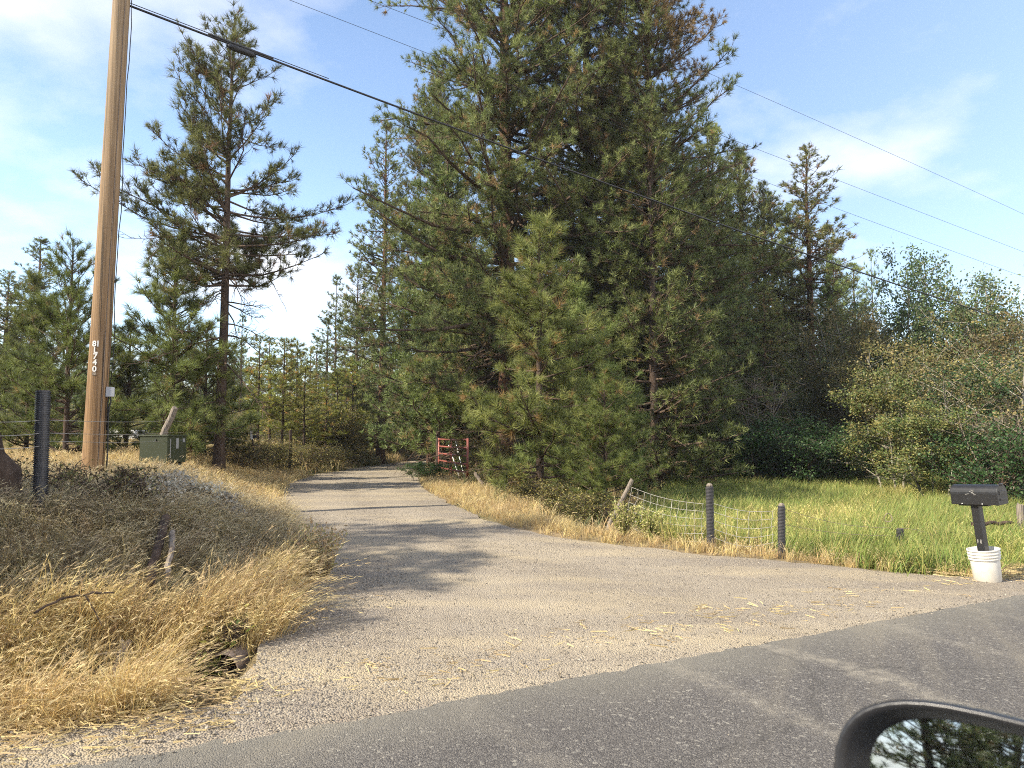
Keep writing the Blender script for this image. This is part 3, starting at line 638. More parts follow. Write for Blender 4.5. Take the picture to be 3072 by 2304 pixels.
# ------------------------------------------------------------------ broadleaf trees and shrubs
def leaves(pos, size, colr, rng, el=1.5):
    T = len(pos)
    a = rng.normal(size=(T, 3)); a /= np.linalg.norm(a, axis=1, keepdims=True)
    b = np.cross(a, rng.normal(size=(T, 3))); b /= np.linalg.norm(b, axis=1, keepdims=True) + 1e-9
    s = (size * rng.uniform(0.6, 1.25, T))[:, None]
    V = np.stack([pos - a * s * el * 0.5, pos + b * s * 0.45, pos + a * s * el * 0.5, pos - b * s * 0.45], 1).reshape(-1, 3)
    return V, np.arange(T * 4).reshape(-1, 4), np.repeat(colr, 4, 0)
def broadleaf(seed, H, R, stems, n_leaf, size, cols, bark_mat='bark_pale', trunk_r=0.06, cb=0.25, bare=8, clump=0.22, spread=0.25, r_pow=0.6):
    """several stems, limbs and twigs; leaves in clumps round the twig ends"""
    rng = np.random.default_rng(seed)
    T5, R5, B5, BR5, T3, R3, ends = [], [], [], [], [], [], []
    for q in range(stems):
        a = rng.uniform(0, 2 * math.pi); h = H * rng.uniform(0.72, 1.0) if q else H
        off = np.array([math.cos(a), math.sin(a)]) * R * spread * rng.uniform(0.2, 1.0) * (q > 0)
        s = np.linspace(0, 1, 8)
        ln = np.array([math.cos(a), math.sin(a)]) * R * 0.55 * rng.uniform(0.2, 1) * (stems > 1)
        wig = np.cumsum(rng.normal(0, 0.02 * H, (8, 2)), 0) * s[:, None]
        C = np.concatenate([off + ln * (s ** 1.2)[:, None] + wig, (s * h)[:, None]], 1); C[0, 2] = -0.25
        T5.append(C); tr = trunk_r * rng.uniform(0.7, 1.0) * (1 - s * 0.92) + 0.004; R5.append(tr)
        for k in range(int(11 + H * 1.2)):
            t = rng.uniform(cb, 0.97); b = np.array([np.interp(t, s, C[:, c]) for c in range(3)])
            az = rng.uniform(0, 2 * math.pi); tt = (t - cb) / (1 - cb)
            L = R * (0.35 + 0.75 * math.sin(math.pi * min(1, tt * 0.8 + 0.12)) ** r_pow) * rng.uniform(0.4, 0.95) / (1.25 if stems > 1 else 1)
            e = rng.uniform(0.15, 0.95); s4 = np.linspace(0, 1, 5)
            Pb = b + np.stack([math.cos(az) * L * s4, math.sin(az) * L * s4, L * e * s4 + 0.1 * L * s4 ** 2], 1) + np.cumsum(rng.normal(0, 0.05 * L, (5, 3)), 0) * s4[:, None]
            Pb[:, 2] = np.minimum(Pb[:, 2], H * 1.02)
            B5.append(Pb); BR5.append(np.interp(t, s, tr) * 0.55 * (1 - 0.8 * s4) + 0.003)
            for j in range(5):
                u_ = rng.uniform(0.3, 1); p0 = np.array([np.interp(u_, s4, Pb[:, c]) for c in range(3)])
                d = rng.normal(0, 1, 3); d[2] = abs(d[2]) * 0.7; d /= np.linalg.norm(d); l = rng.uniform(0.2, 0.5) * min(1, L) * 0.8
                T3.append(np.stack([p0, p0 + d * l * 0.5, p0 + d * l + rng.normal(0, 0.04, 3)])); R3.append(np.array([0.006, 0.004, 0.002]))
                ends += [p0 + d * l, p0 + d * l * 0.5, p0]
    ends = np.array(ends)
    idx = rng.integers(0, len(ends), n_leaf)
    pos = ends[idx] + rng.normal(0, clump, (n_leaf, 3)) * rng.uniform(0.3, 1, (n_leaf, 1))
    pos[:, 2] = np.maximum(pos[:, 2], 0.05)
    cols = np.array(cols); ck = rng.integers(0, len(cols), len(ends))
    cc = cols[ck[idx]] * rng.uniform(0.7, 1.3, (n_leaf, 1))
    lV, lF, lC = leaves(pos, size, cc, rng)
    for k in range(bare):          # bleached bare sprays
        b = ends[rng.integers(0, len(ends))]; d = rng.normal(0, 1, 3); d[2] = abs(d[2]) * 0.6; d /= np.linalg.norm(d)
        s4 = np.linspace(0, 1, 5); l = R * rng.uniform(0.3, 0.7)
        B5.append(b + d * (l * s4)[:, None] + np.cumsum(rng.normal(0, 0.06 * l, (5, 3)), 0)); BR5.append(0.010 * (1 - 0.8 * s4))
    stems_ = []
    for a_, b_ in zip(T5, R5):
        tV, tF = tubes(a_[None], b_[None], 7); stems_.append(np_mesh('broadleaf_stem', tV, tF, M[bark_mat]))
    V1, F1 = tubes(np.array(B5), np.array(BR5), 4); V2, F2 = tubes(np.array(T3), np.array(R3), 3)
    nm = 'broadleaf%d' % seed
    return dict(trunk=stems_, branches=np_mesh(nm + '_branches', np.concatenate([V1, V2]), [F1, F2 + len(V1)], M[bark_mat]),
                crown=np_mesh(nm + '_crown', lV, lF, M['leaf'], lC, smooth=False), H=H)
GREEN = [(0.085, 0.125, 0.045), (0.115, 0.155, 0.06), (0.15, 0.18, 0.085), (0.06, 0.095, 0.035)]
OLIVE = [(0.20, 0.165, 0.06), (0.155, 0.145, 0.055), (0.24, 0.185, 0.075), (0.10, 0.115, 0.04)]
MIXED = [(0.135, 0.165, 0.05), (0.19, 0.19, 0.06), (0.09, 0.125, 0.04), (0.25, 0.21, 0.07)]
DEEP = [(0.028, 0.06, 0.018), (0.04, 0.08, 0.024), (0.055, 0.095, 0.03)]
B = {}
B['aspen'] = broadleaf(31, 6.6, 2.0, 4, 15000, 0.066, GREEN, trunk_r=0.07, bare=2)
B['aspen_b'] = broadleaf(32, 6.2, 2.3, 5, 15000, 0.066, GREEN + OLIVE[:2], trunk_r=0.07, bare=4)
B['olive'] = broadleaf(33, 5.4, 2.4, 5, 15000, 0.062, OLIVE, trunk_r=0.06, bare=14)
B['front'] = broadleaf(34, 3.7, 1.45, 3, 14000, 0.05, MIXED, trunk_r=0.035, cb=0.14, bare=4, clump=0.16)
B['twiggy'] = broadleaf(35, 4.6, 2.3, 6, 14000, 0.058, OLIVE + DEEP, trunk_r=0.06, cb=0.12, bare=22)
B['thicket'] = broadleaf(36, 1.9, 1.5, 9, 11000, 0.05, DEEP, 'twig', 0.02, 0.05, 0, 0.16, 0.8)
B['bush'] = broadleaf(37, 1.0, 0.75, 7, 5200, 0.028, [(0.17, 0.15, 0.045), (0.12, 0.12, 0.04), (0.24, 0.19, 0.06), (0.085, 0.09, 0.03)], 'twig', 0.012, 0.06, 2, 0.09, 0.8)
B['bush_green'] = broadleaf(38, 1.1, 0.95, 8, 6000, 0.045, [(0.035, 0.075, 0.018), (0.05, 0.10, 0.025), (0.075, 0.12, 0.03)], 'twig', 0.012, 0.05, 0, 0.11, 0.8)
B['bare'] = broadleaf(39, 3.6, 1.7, 5, 900, 0.05, OLIVE, 'dead', 0.05, 0.15, 60)
def fitb(k, px, D, top): return fit(B[k], px, D, top)
for k, px, D, top, lab, sx in (
    ('aspen', 922, 27, 262, 'tall green aspen right of the lone pine', 1.0),
    ('aspen', 968, 26, 290, 'second green aspen, nearest right of the tallest one', 0.9),
    ('aspen_b', 1008, 24, 282, 'aspen at the right edge above the mailbox', 1.1),
    ('aspen_b', 885, 30, 310, 'aspen half behind the olive trees below the cable', 1.0),
    ('olive', 852, 27, 312, 'olive-brown leafed tree with pale twisted stems left of the aspens', 1.0),
    ('olive', 905, 24, 345, 'olive-brown tree in front of the green aspens', 1.0),
    ('twiggy', 975, 20.5, 365, 'twiggy brown tree behind the mailbox', 1.0),
    ('twiggy', 1030, 18, 345, 'tangled tree cut by the right edge', 1.0),
    ('olive', 1000, 23, 330, 'olive tree between the twiggy tree and the right-edge aspen', 0.9),
    ('front', 893, 20.5, 372, 'sunlit bushy young aspen with a white stem at the meadow edge', 1.0),
    ('front', 930, 18.6, 405, 'lower yellowish young aspen left of the mailbox', 0.95),
    ('aspen_b', 820, 31, 385, 'shaded broadleaf tree under the lone pine', 0.9),
    ('bare', 762, 25, 372, 'bleached leafless tree over the dark thicket', 1.0),
    ('bare', 1010, 17.0, 400, 'pale broken leafless limbs at the right edge', 0.8)):
    plant(B[k], 'broadleaf_tree', lab, 'tree', px, D, px * 0.7, (sx, sx, fitb(k, px, D, top)))
for k, px, D, top, lab, s in (
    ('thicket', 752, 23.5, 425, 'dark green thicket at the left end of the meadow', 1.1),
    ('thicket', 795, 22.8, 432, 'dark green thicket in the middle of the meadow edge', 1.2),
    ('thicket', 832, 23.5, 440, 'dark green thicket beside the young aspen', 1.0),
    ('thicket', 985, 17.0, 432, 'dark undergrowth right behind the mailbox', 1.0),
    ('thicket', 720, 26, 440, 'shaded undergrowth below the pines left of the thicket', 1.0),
    ('bush_green', 428, 22.0, 464, 'glossy green bush beside the far end of the red gate', 0.62),
    ('bush_green', 452, 24.4, 466, 'green bush growing through the red gate', 0.7),
    ('bush', 486, 19.6, 462, 'small-leaved bush right of the near gate post', 0.7),
    ('bush', 508, 17.6, 466, 'yellow-green bush behind the pale log', 1.0),
    ('bush', 532, 15.2, 480, 'yellow-green bush under the sunlit young pine', 1.0),
    ('bush', 560, 14.2, 486, 'yellowish bush left of the low bushy pine', 1.0),
    ('bush', 588, 13.6, 492, 'brownish bush nearest the tilted fence post', 1.0),
    ('bush', 500, 21, 440, 'olive bush at the foot of the giant trunk', 1.3)):
    plant(B[k], 'shrub', lab, 'shrub', px, D, px * 0.3, (s, s, fitb(k, px, D, top)))
for i, (px, D, top) in enumerate(((262, 23, 440), (280, 24, 444), (300, 26, 446), (318, 28, 448), (340, 31, 450), (365, 37, 449), (245, 21, 446))):
    plant(B['bush'], 'shrub', 'low olive shrub on the verge left of the drive', 'shrub', px, D, i, (1.3, 1.3, fitb('bush', px, D, top)), 'low shrubs on the left verge')
# pale dead weeds and brambles on the bank
B['pale_weed'] = broadleaf(40, 0.55, 0.42, 8, 1300, 0.045, [(0.40, 0.38, 0.31), (0.50, 0.47, 0.40), (0.30, 0.28, 0.22)], 'straw', 0.006, 0.1, 3, 0.07, 0.9)
B['bramble'] = broadleaf(41, 0.75, 0.5, 6, 330, 0.04, [(0.14, 0.13, 0.05), (0.09, 0.10, 0.035), (0.20, 0.15, 0.06)], 'twig', 0.006, 0.2, 10, 0.08, 0.9)
def ray_ground(px, py, D0=3.0, D1=40.0):
    Ds = np.linspace(D0, D1, 1200); R_ = np.array([pix(px, py, d) for d in Ds]); b = R_[:, 2] < ground_z(R_[:, 0], R_[:, 1])
    return R_[np.argmax(b)]
for px, py, s, lab in ((158, 512, 0.62, 'pale dried weed with curled leaves at the crest of the bank'), (176, 508, 0.75, 'pale dried weed right below the green cabinet'), (192, 514, 0.66, 'bleached weed halfway along the pale patch'), (212, 522, 0.62, 'bleached weed low on the pale patch'), (232, 530, 0.5, 'bleached weed nearest the drive')):
    q = ray_ground(px, py); plant(B['pale_weed'], 'dry_weed', lab, 'weed', 0, 0, px, s, xy=(q[0], q[1]))
for px, py, s, lab in ((22, 505, 0.7, 'bramble left of the black pipe post'), (62, 508, 0.5, 'bramble at the foot of the black pipe post'), (92, 512, 0.6, 'thorny bramble in front of the utility pole'), (118, 506, 0.55, 'bramble with bare stems right of the utility pole base'), (140, 512, 0.5, 'leafy bramble on the shaded crest of the bank')):
    q = ray_ground(px, py); plant(B['bramble'], 'bramble', lab, 'shrub', 0, 0, px, s, xy=(q[0], q[1]))

# ------------------------------------------------------------------ instanced ground cover (stuff)
def scatter(name, pts, protos, label, cat, rng, smin=0.7, smax=1.3, tilt=0.12, flow=None):
    n = len(pts)
    me = bpy.data.meshes.new(name); me.vertices.add(n); me.vertices.foreach_set('co', np.ascontiguousarray(pts, dtype=np.float32).ravel())
    a = me.attributes.new('rot', 'FLOAT_VECTOR', 'POINT')
    rot = np.stack([rng.normal(0, tilt, n), rng.normal(0, tilt, n), (rng.uniform(0, 2 * math.pi, n) if flow is None else flow + 1.5 * lump(pts[:, 0], pts[:, 1], 1.3) + 0.9 * lump(pts[:, 0], pts[:, 1], 3.7, 2.0) + rng.normal(0, 0.55, n))], 1)
    a.data.foreach_set('vector', rot.astype(np.float32).ravel())
    b = me.attributes.new('scl', 'FLOAT', 'POINT'); b.data.foreach_set('value', rng.uniform(smin, smax, n).astype(np.float32))
    c = me.attributes.new('pick', 'INT', 'POINT'); c.data.foreach_set('value', rng.integers(0, len(protos), n).astype(np.int32))
    me.update()
    o = link(name, me); prop(o, label, cat, kind='stuff')
    ng = bpy.data.node_groups.new(name + '_nodes', 'GeometryNodeTree')
    ng.interface.new_socket('Geometry', in_out='INPUT', socket_type='NodeSocketGeometry'); ng.interface.new_socket('Geometry', in_out='OUTPUT', socket_type='NodeSocketGeometry')
    nd, lk = ng.nodes, ng.links
    gi, go = nd.new('NodeGroupInput'), nd.new('NodeGroupOutput')
    j = nd.new('GeometryNodeJoinGeometry')
    for pm in reversed(protos):
        po = bpy.data.objects.new('piece', pm)
        oi = nd.new('GeometryNodeObjectInfo'); oi.inputs['Object'].default_value = po; oi.inputs['As Instance'].default_value = True
        lk.new(oi.outputs['Geometry'], j.inputs[0])
    ip = nd.new('GeometryNodeInstanceOnPoints'); ip.inputs['Pick Instance'].default_value = True
    def attr(nm, ty):
        k = nd.new('GeometryNodeInputNamedAttribute'); k.data_type = ty; k.inputs['Name'].default_value = nm; return k.outputs[0]
    lk.new(gi.outputs[0], ip.inputs['Points']); lk.new(j.outputs[0], ip.inputs['Instance'])
    lk.new(attr('pick', 'INT'), ip.inputs['Instance Index'])
    er = nd.new('FunctionNodeEulerToRotation'); lk.new(attr('rot', 'FLOAT_VECTOR'), er.inputs[0]); lk.new(er.outputs[0], ip.inputs['Rotation'])
    lk.new(attr('scl', 'FLOAT'), ip.inputs['Scale']); lk.new(ip.outputs[0], go.inputs[0])
    m = o.modifiers.new('scatter', 'NODES'); m.node_group = ng
    return o
def clump(seed, nbl, h, rad, lean, w, cols, heads=0.0, droop=0.35, head_col=(0.5, 0.4, 0.2)):
    rng = np.random.default_rng(seed); K = 5; t = np.linspace(0, 1, K)
    b = rng.normal(0, rad, (nbl, 2)); hh = h * rng.uniform(0.55, 1.1, nbl)
    az = rng.normal(0, 0.75, nbl); ln = hh * np.abs(rng.normal(lean, lean * 0.5, nbl)); dr = rng.uniform(0.3, 1.2, nbl) * droop
    d = np.stack([np.cos(az), np.sin(az)], 1)
    Pxy = b[:, None] + d[:, None] * (ln[:, None] * t ** 1.6)[..., None]
    Pz = hh[:, None] * (t - dr[:, None] * t ** 3.2) - 0.03
    Pp = np.concatenate([Pxy, Pz[..., None]], -1)
    sa = rng.uniform(0, math.pi, nbl); sd_ = np.stack([np.cos(sa), np.sin(sa), np.zeros(nbl)], 1)
    ww = w * np.array([0.8, 1.0, 0.8, 0.55, 0.15])
    Lv = Pp + sd_[:, None] * ww[None, :, None] / 2; Rv = Pp - sd_[:, None] * ww[None, :, None] / 2
    V = np.stack([Lv, Rv], 2).reshape(nbl, K * 2, 3)
    k = np.arange(K - 1) * 2
    f = np.stack([k, k + 1, k + 3, k + 2], 1)
    F = (f[None] + (np.arange(nbl) * K * 2)[:, None, None]).reshape(-1, 4)
    cols = np.array(cols); c = cols[rng.integers(0, len(cols), nbl)] * rng.uniform(0.75, 1.25, (nbl, 1))
    C = np.repeat(c, K * 2, 0); V = V.reshape(-1, 3)
    hn = np.where(rng.random(nbl) < heads)[0]
    if len(hn):
        tips = Pp[hn, -1]; tv = Pp[hn, -1] - Pp[hn, -2]; tv /= np.linalg.norm(tv, axis=1, keepdims=True)
        hv, hf, hc = needles(tips, tv, np.full(len(tips), 0.045 * h / 0.55), np.tile(np.array(head_col), (len(tips), 1)), 6, max(0.005, w), rng, (0.08, 0.5), 0.09 * h / 0.55)
        F = [F, hf + len(V)]; V = np.concatenate([V, hv]); C = np.concatenate([C, hc])
    return np_mesh('clump%d' % seed, V, F, M['grass'], C, smooth=False)
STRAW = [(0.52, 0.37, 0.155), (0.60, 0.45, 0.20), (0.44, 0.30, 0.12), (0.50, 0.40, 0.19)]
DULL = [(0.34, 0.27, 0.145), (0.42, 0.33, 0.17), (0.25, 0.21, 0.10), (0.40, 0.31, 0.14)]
LUSH = [(0.17, 0.225, 0.05), (0.23, 0.27, 0.07), (0.125, 0.18, 0.04), (0.30, 0.29, 0.09)]
YELL = [(0.36, 0.34, 0.09), (0.44, 0.38, 0.12), (0.26, 0.28, 0.07), (0.50, 0.40, 0.17)]
SHAD = [(0.16, 0.16, 0.06), (0.24, 0.20, 0.085), (0.10, 0.13, 0.045)]
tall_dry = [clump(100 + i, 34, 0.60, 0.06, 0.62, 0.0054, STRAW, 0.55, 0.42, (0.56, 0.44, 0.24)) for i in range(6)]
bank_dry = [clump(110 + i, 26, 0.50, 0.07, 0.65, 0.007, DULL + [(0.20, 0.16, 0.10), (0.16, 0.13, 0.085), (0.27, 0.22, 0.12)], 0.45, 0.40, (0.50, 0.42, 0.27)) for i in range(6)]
verge_dry = [clump(170 + i, 26, 0.46, 0.07, 0.5, 0.007, STRAW + DULL[:2], 0.4, 0.38, (0.55, 0.45, 0.26)) for i in range(4)]
far_dry = [clump(120 + i, 22, 0.42, 0.12, 0.4, 0.012, STRAW + DULL[:2], 0.3, 0.3, (0.58, 0.46, 0.25)) for i in range(4)]
short_dry = [clump(130 + i, 16, 0.13, 0.07, 0.7, 0.006, STRAW + DULL, 0.0, 0.3) for i in range(4)]
lush = [clump(140 + i, 30, 0.44, 0.09, 0.36, 0.009, LUSH, 0.0, 0.25, (0.5, 0.46, 0.2)) for i in range(5)]
lush_y = [clump(150 + i, 28, 0.42, 0.09, 0.34, 0.009, YELL + LUSH[:1], 0.16, 0.22, (0.55, 0.48, 0.2)) for i in range(5)]
shade_g = [clump(160 + i, 20, 0.34, 0.12, 0.4, 0.012, SHAD, 0.1, 0.3) for i in range(4)]
def field(x0, x1, y0, y1, dens, keep, seed):
    rng = np.random.default_rng(seed); n = int((x1 - x0) * (y1 - y0) * dens)
    x = rng.uniform(x0, x1, n); y = rng.uniform(y0, y1, n)
    vis = (np.abs(x / y) < 0.80) & (y > 2)
    x, y = x[vis], y[vis]; s, nn = sn(x, y)
    k = keep(x, y, s, nn); x, y = x[k], y[k]
    return np.stack([x, y, ground_z(x, y)], 1)
def dist_parts(x, y): return seg_dist(x, y, LEc), seg_dist(x, y, REc), inside(x, y)
def is_left(x, y):
    dl, dr, ins = dist_parts(x, y); return (~ins) & ((dl < dr) | (x < -8)), dl
def is_right(x, y):
    dl, dr, ins = dist_parts(x, y); return (~ins) & ~((dl < dr) | (x < -8)), dr
def rngq(seed): return np.random.default_rng(seed)
SPARSE = [(*ray_ground(118, 682)[:2], 0.28), (*ray_ground(95, 692)[:2], 0.26), (*ray_ground(145, 690)[:2], 0.22), (*ray_ground(140, 678)[:2], 0.22), (*ray_ground(158, 585)[:2], 0.22), (*ray_ground(168, 590)[:2], 0.22), (*ray_ground(60, 698)[:2], 0.2)]
def k_bank(lo, hi, dmin, dmax):
    def f(x, y, s, n):
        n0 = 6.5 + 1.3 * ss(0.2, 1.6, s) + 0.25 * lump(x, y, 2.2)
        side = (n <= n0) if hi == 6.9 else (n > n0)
        l, d = is_left(x, y); edge = 0.10 * lump(x, y, 3.1) + 0.06 * lump(x, y, 7.0)
        open_ = ((x + 2.2) ** 2 + (y - 5.50) ** 2 > 0.27 ** 2) & (((x + 2.08) / 0.34) ** 2 + ((y - 5.1) / 0.62) ** 2 > 1)
        for cx_, cy_, r_ in SPARSE: open_ = open_ & (((x - cx_) ** 2 + (y - cy_) ** 2 > r_ ** 2) | (np.sin(x * 517.3 + y * 911.7) > 0.72))
        return l & open_ & (n > EDGE + 0.75 + edge) & (d > 0.10 + edge) & side & (y > dmin) & (y <= dmax)
    return f
rg = rngq(71)
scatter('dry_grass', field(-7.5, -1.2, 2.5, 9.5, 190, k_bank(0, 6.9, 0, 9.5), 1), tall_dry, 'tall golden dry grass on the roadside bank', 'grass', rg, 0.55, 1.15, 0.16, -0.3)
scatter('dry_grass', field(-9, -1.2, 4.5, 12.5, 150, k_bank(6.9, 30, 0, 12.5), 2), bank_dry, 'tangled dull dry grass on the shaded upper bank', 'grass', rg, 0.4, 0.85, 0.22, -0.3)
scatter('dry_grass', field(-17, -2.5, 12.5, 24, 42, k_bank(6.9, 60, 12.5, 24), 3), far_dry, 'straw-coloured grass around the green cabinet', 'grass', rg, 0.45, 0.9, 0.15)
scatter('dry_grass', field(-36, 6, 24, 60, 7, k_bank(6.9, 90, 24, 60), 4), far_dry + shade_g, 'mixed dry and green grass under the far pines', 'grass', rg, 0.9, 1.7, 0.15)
def k_verge(x, y, s, n):
    r_, d = is_right(x, y); e = 0.15 * lump(x, y, 2.6) + 0.08 * lump(x, y, 6)
    lim = np.where(x < 1.0, 1.7, np.where(x < 4, 1.05, 0.30))
    return r_ & (n > EDGE + 0.55 + e) & (d > 0.03 + e * 0.6) & (d < lim + e) & (y < 30)
scatter('verge_grass', field(-4, 9, 6, 30, 95, k_verge, 5), verge_dry + short_dry + far_dry, 'yellow dry grass along the right side of the drive and shoulder', 'grass', rg, 0.3, 0.68, 0.2)
def meadow_k(lo, hi):
    def f(x, y, s, n):
        r_, d = is_right(x, y); e = 0.35 * lump(x, y, 1.6)
        return r_ & (n > EDGE + 0.85 + e * 0.3) & (d > np.where(x < 4.2, 0.95, 0.12) + e) & (x > 1.6 + 0.22 * (y - 9) * (y < 14) + e) & (y > lo) & (y <= hi) & (x - 0.30 * y > -1.9 + e)
    return f
def split_pts(p, f):
    k = f(p[:, 0], p[:, 1]); return p[k], p[~k]
mp_ = field(1, 16, 7, 25, 75, meadow_k(6, 25), 6)
yl, gr = split_pts(mp_, lambda x, y: lump(x, y, 0.55, 0.4) + 0.5 * lump(x, y, 1.7) + 0.4 * RNG.normal(0, 1, len(x)) + 0.5 * (y < 11.5) - 0.3 * (y > 15) > 0.45)
scatter('meadow_grass', gr, lush, 'lush green meadow grass behind the wire fence', 'grass', rg, 0.5, 1.3, 0.14, 0.3)
scatter('meadow_grass', yl, lush_y, 'yellow-green meadow grass with ripe heads', 'grass', rg, 0.7, 1.25, 0.1)
def k_wood(x, y, s, n):
    r_, d = is_right(x, y); return r_ & (d > 1.0) & ~meadow_k(6, 25)(x, y, s, n) & (n > EDGE + 1.2)
scatter('forest_grass', field(-4, 30, 11, 45, 9, k_wood, 7), shade_g + far_dry[:2], 'patchy brown and green grass under the shaded trees', 'grass', rg, 0.6, 1.3, 0.15)

# shrubs under the far trees, one mass
rng = rngq(21); nU = 900
a = rng.uniform(-0.80, 0.80, nU); D = rng.uniform(30, 66, nU); x, y = a * D, D
dl_, dr_, in_ = dist_parts(x, y); k = ~in_ & (np.minimum(dl_, dr_) > 1.2) & ((D > 44) | (x / y > -0.28)); x, y = x[k], y[k]
scatter('undergrowth', np.stack([x, y, ground_z(x, y) - 0.05], 1), [B['bush']['crown']], 'olive undergrowth between the far trunks', 'undergrowth', rng, 1.3, 2.6, 0.05)
# gravel stones and straw litter
def pebble(seed):
    rng = np.random.default_rng(seed); bm = bmesh.new(); bmesh.ops.create_icosphere(bm, subdivisions=1, radius=0.5)
    V = np.array([v.co[:] for v in bm.verts]) * rng.uniform(0.7, 1.2, (len(bm.verts), 1)); V[:, 2] *= 0.62
    F = np.array([[v.index for v in f.verts] for f in bm.faces]); bm.free()
    c = np.array([[0.20, 0.175, 0.14], [0.255, 0.225, 0.18], [0.15, 0.132, 0.11], [0.29, 0.255, 0.205]])[seed % 4]
    return np_mesh('pebble%d' % seed, V, F, M['stone'], np.tile(c, (len(V), 1)), smooth=False)
st = NT('stone'); at = st.new('ShaderNodeAttribute', attribute_name='tint'); oi = st.new('ShaderNodeObjectInfo')
hs = st.new('ShaderNodeHueSaturation'); st.l.new(at.outputs['Color'], hs.inputs['Color']); st.l.new(st.math('ADD', st.math('MULTIPLY', oi.outputs['Random'], 0.65), 0.55), hs.inputs['Value'])
st.base(hs.outputs[0]); st.rough(0.9); st.b.inputs['Specular IOR Level'].default_value = 0.15; M['stone'] = st.m
peb = [pebble(i) for i in range(8)]
rng = rngq(5); n = 60000
x = rng.uniform(-4.5, 8, n); y = rng.uniform(3, 13, n); s, nn = sn(x, y); ins = inside(x, y)
shoul = (nn > EDGE - 0.12) & (nn < EDGE + 0.7)
clus = 0.5 + 0.5 * lump(x, y, 1.1) + 0.35 * lump(x, y, 3.3)
k = ((ins & (nn > EDGE - 0.05)) | shoul) & (rng.random(n) < np.clip(clus, 0.12, 1) * np.clip(1.25 - (y - 4) / 10, 0.15, 1)) & (np.abs(x / y) < 0.8)
x, y = x[k], y[k]; zz = np.where(inside(x, y), drive_z(x, y), 0.006)
o = scatter('gravel_stones', np.stack([x, y, zz + 0.002], 1), peb, 'loose crushed stones lying on the drive and shoulder', 'gravel', rng, 0.006, 0.020, 0.6)
n = 16000; x = rng.uniform(-4, 1.5, n); y = rng.uniform(3.2, 9, n); s, nn = sn(x, y); dl_ = seg_dist(x, y, LEc); ins = inside(x, y)
k = ((ins & (dl_ < 1.3 * rng.random(n) ** 0.7)) | ((nn > EDGE + 0.1) & (nn < EDGE + 0.8) & (rng.random(n) < 0.35))) & (nn > EDGE + 0.05) & (np.abs(x / y) < 0.8); x, y = x[k], y[k]
scatter('gravel_stones', np.stack([x, y, np.where(inside(x, y), drive_z(x, y), 0.006)], 1), peb, 'coarser dark stones heaped along the drive corner', 'gravel', rng, 0.010, 0.030, 0.6)
n = 5000; x = rng.uniform(-4, 7, n); y = rng.uniform(3, 9, n); s, nn = sn(x, y); k = (nn > 2.2) & (nn < EDGE) & (rng.random(n) < 0.05 * ((nn - 2.0) / 2.3) ** 2 + 0.6 * np.exp(-((nn - EDGE) / 0.16) ** 2))
scatter('gravel_stones', np.stack([x[k], y[k], 0 * x[k] + 0.018], 1), peb, 'stray stones flung onto the asphalt near its edge', 'gravel', rng, 0.006, 0.014, 0.6)
def straw(seed):
    rng = np.random.default_rng(seed); nb = 5
    a = rng.uniform(0, 6.3, nb); L = rng.uniform(0.03, 0.12, nb); c = rng.normal(0, 0.09, (nb, 2))
    d = np.stack([np.cos(a), np.sin(a)], 1); q = np.stack([-d[:, 1], d[:, 0]], 1) * 0.0012
    p0, p1 = c - d * L[:, None] / 2, c + d * L[:, None] / 2
    V = np.stack([p0 - q, p0 + q, p1 + q, p1 - q], 1).reshape(-1, 2); V = np.concatenate([V, rng.uniform(0.003, 0.016, (len(V), 1))], 1)
    return np_mesh('straw%d' % seed, V, np.arange(len(V)).reshape(-1, 4), M['grass'], np.tile(np.array([0.55, 0.43, 0.22]), (len(V), 1)), smooth=False)
stw = [straw(i) for i in range(5)]
n = 5000; s = rng.uniform(-4, 14, n); nn = EDGE + 0.15 + np.abs(rng.normal(0.55, 0.28, n)); xy = along(s, nn); ins = inside(xy[:, 0], xy[:, 1])
k = (~ins | (rng.random(n) < 0.05)) & (nn < EDGE + 1.1); xy = xy[k]
scatter('straw_litter', np.column_stack([xy, np.maximum(ground_z(xy[:, 0], xy[:, 1]) + 0.03, 0.006)]), stw, 'dry straw bits strewn over the gravel shoulder', 'straw', rng, 0.7, 1.3, 0.05)
# far wood closing the horizon, too far to tell the trees apart
rng = rngq(12); nW = 750
a = rng.uniform(-0.95, 0.95, nW); D = rng.uniform(62, 135, nW); x, y = a * D, D
k = ~((np.abs(x / y + 0.30) < 0.07) & (D < 85)); x, y = x[k], y[k]
whole = []
for kk in ('far_a', 'far_b'):
    me = bpy.data.meshes.new('far_pine'); bm = bmesh.new()
    for part in ('trunk', 'crown'): bm.from_mesh(P[kk][part])
    bm.to_mesh(me); bm.free()
    nt_ = len(P[kk]['trunk'].polygons); me.materials.append(M['bark']); me.materials.append(M['needle'])
    mi = np.ones(len(me.polygons), dtype=np.int32); mi[:nt_] = 0; me.polygons.foreach_set('material_index', mi); whole.append(me)
scatter('distant_wood', np.stack([x, y, ground_z(x, y) - 0.1], 1), whole, 'far pine wood closing the view behind the nearer trees', 'wood', rng, 0.55, 0.85, 0.02)

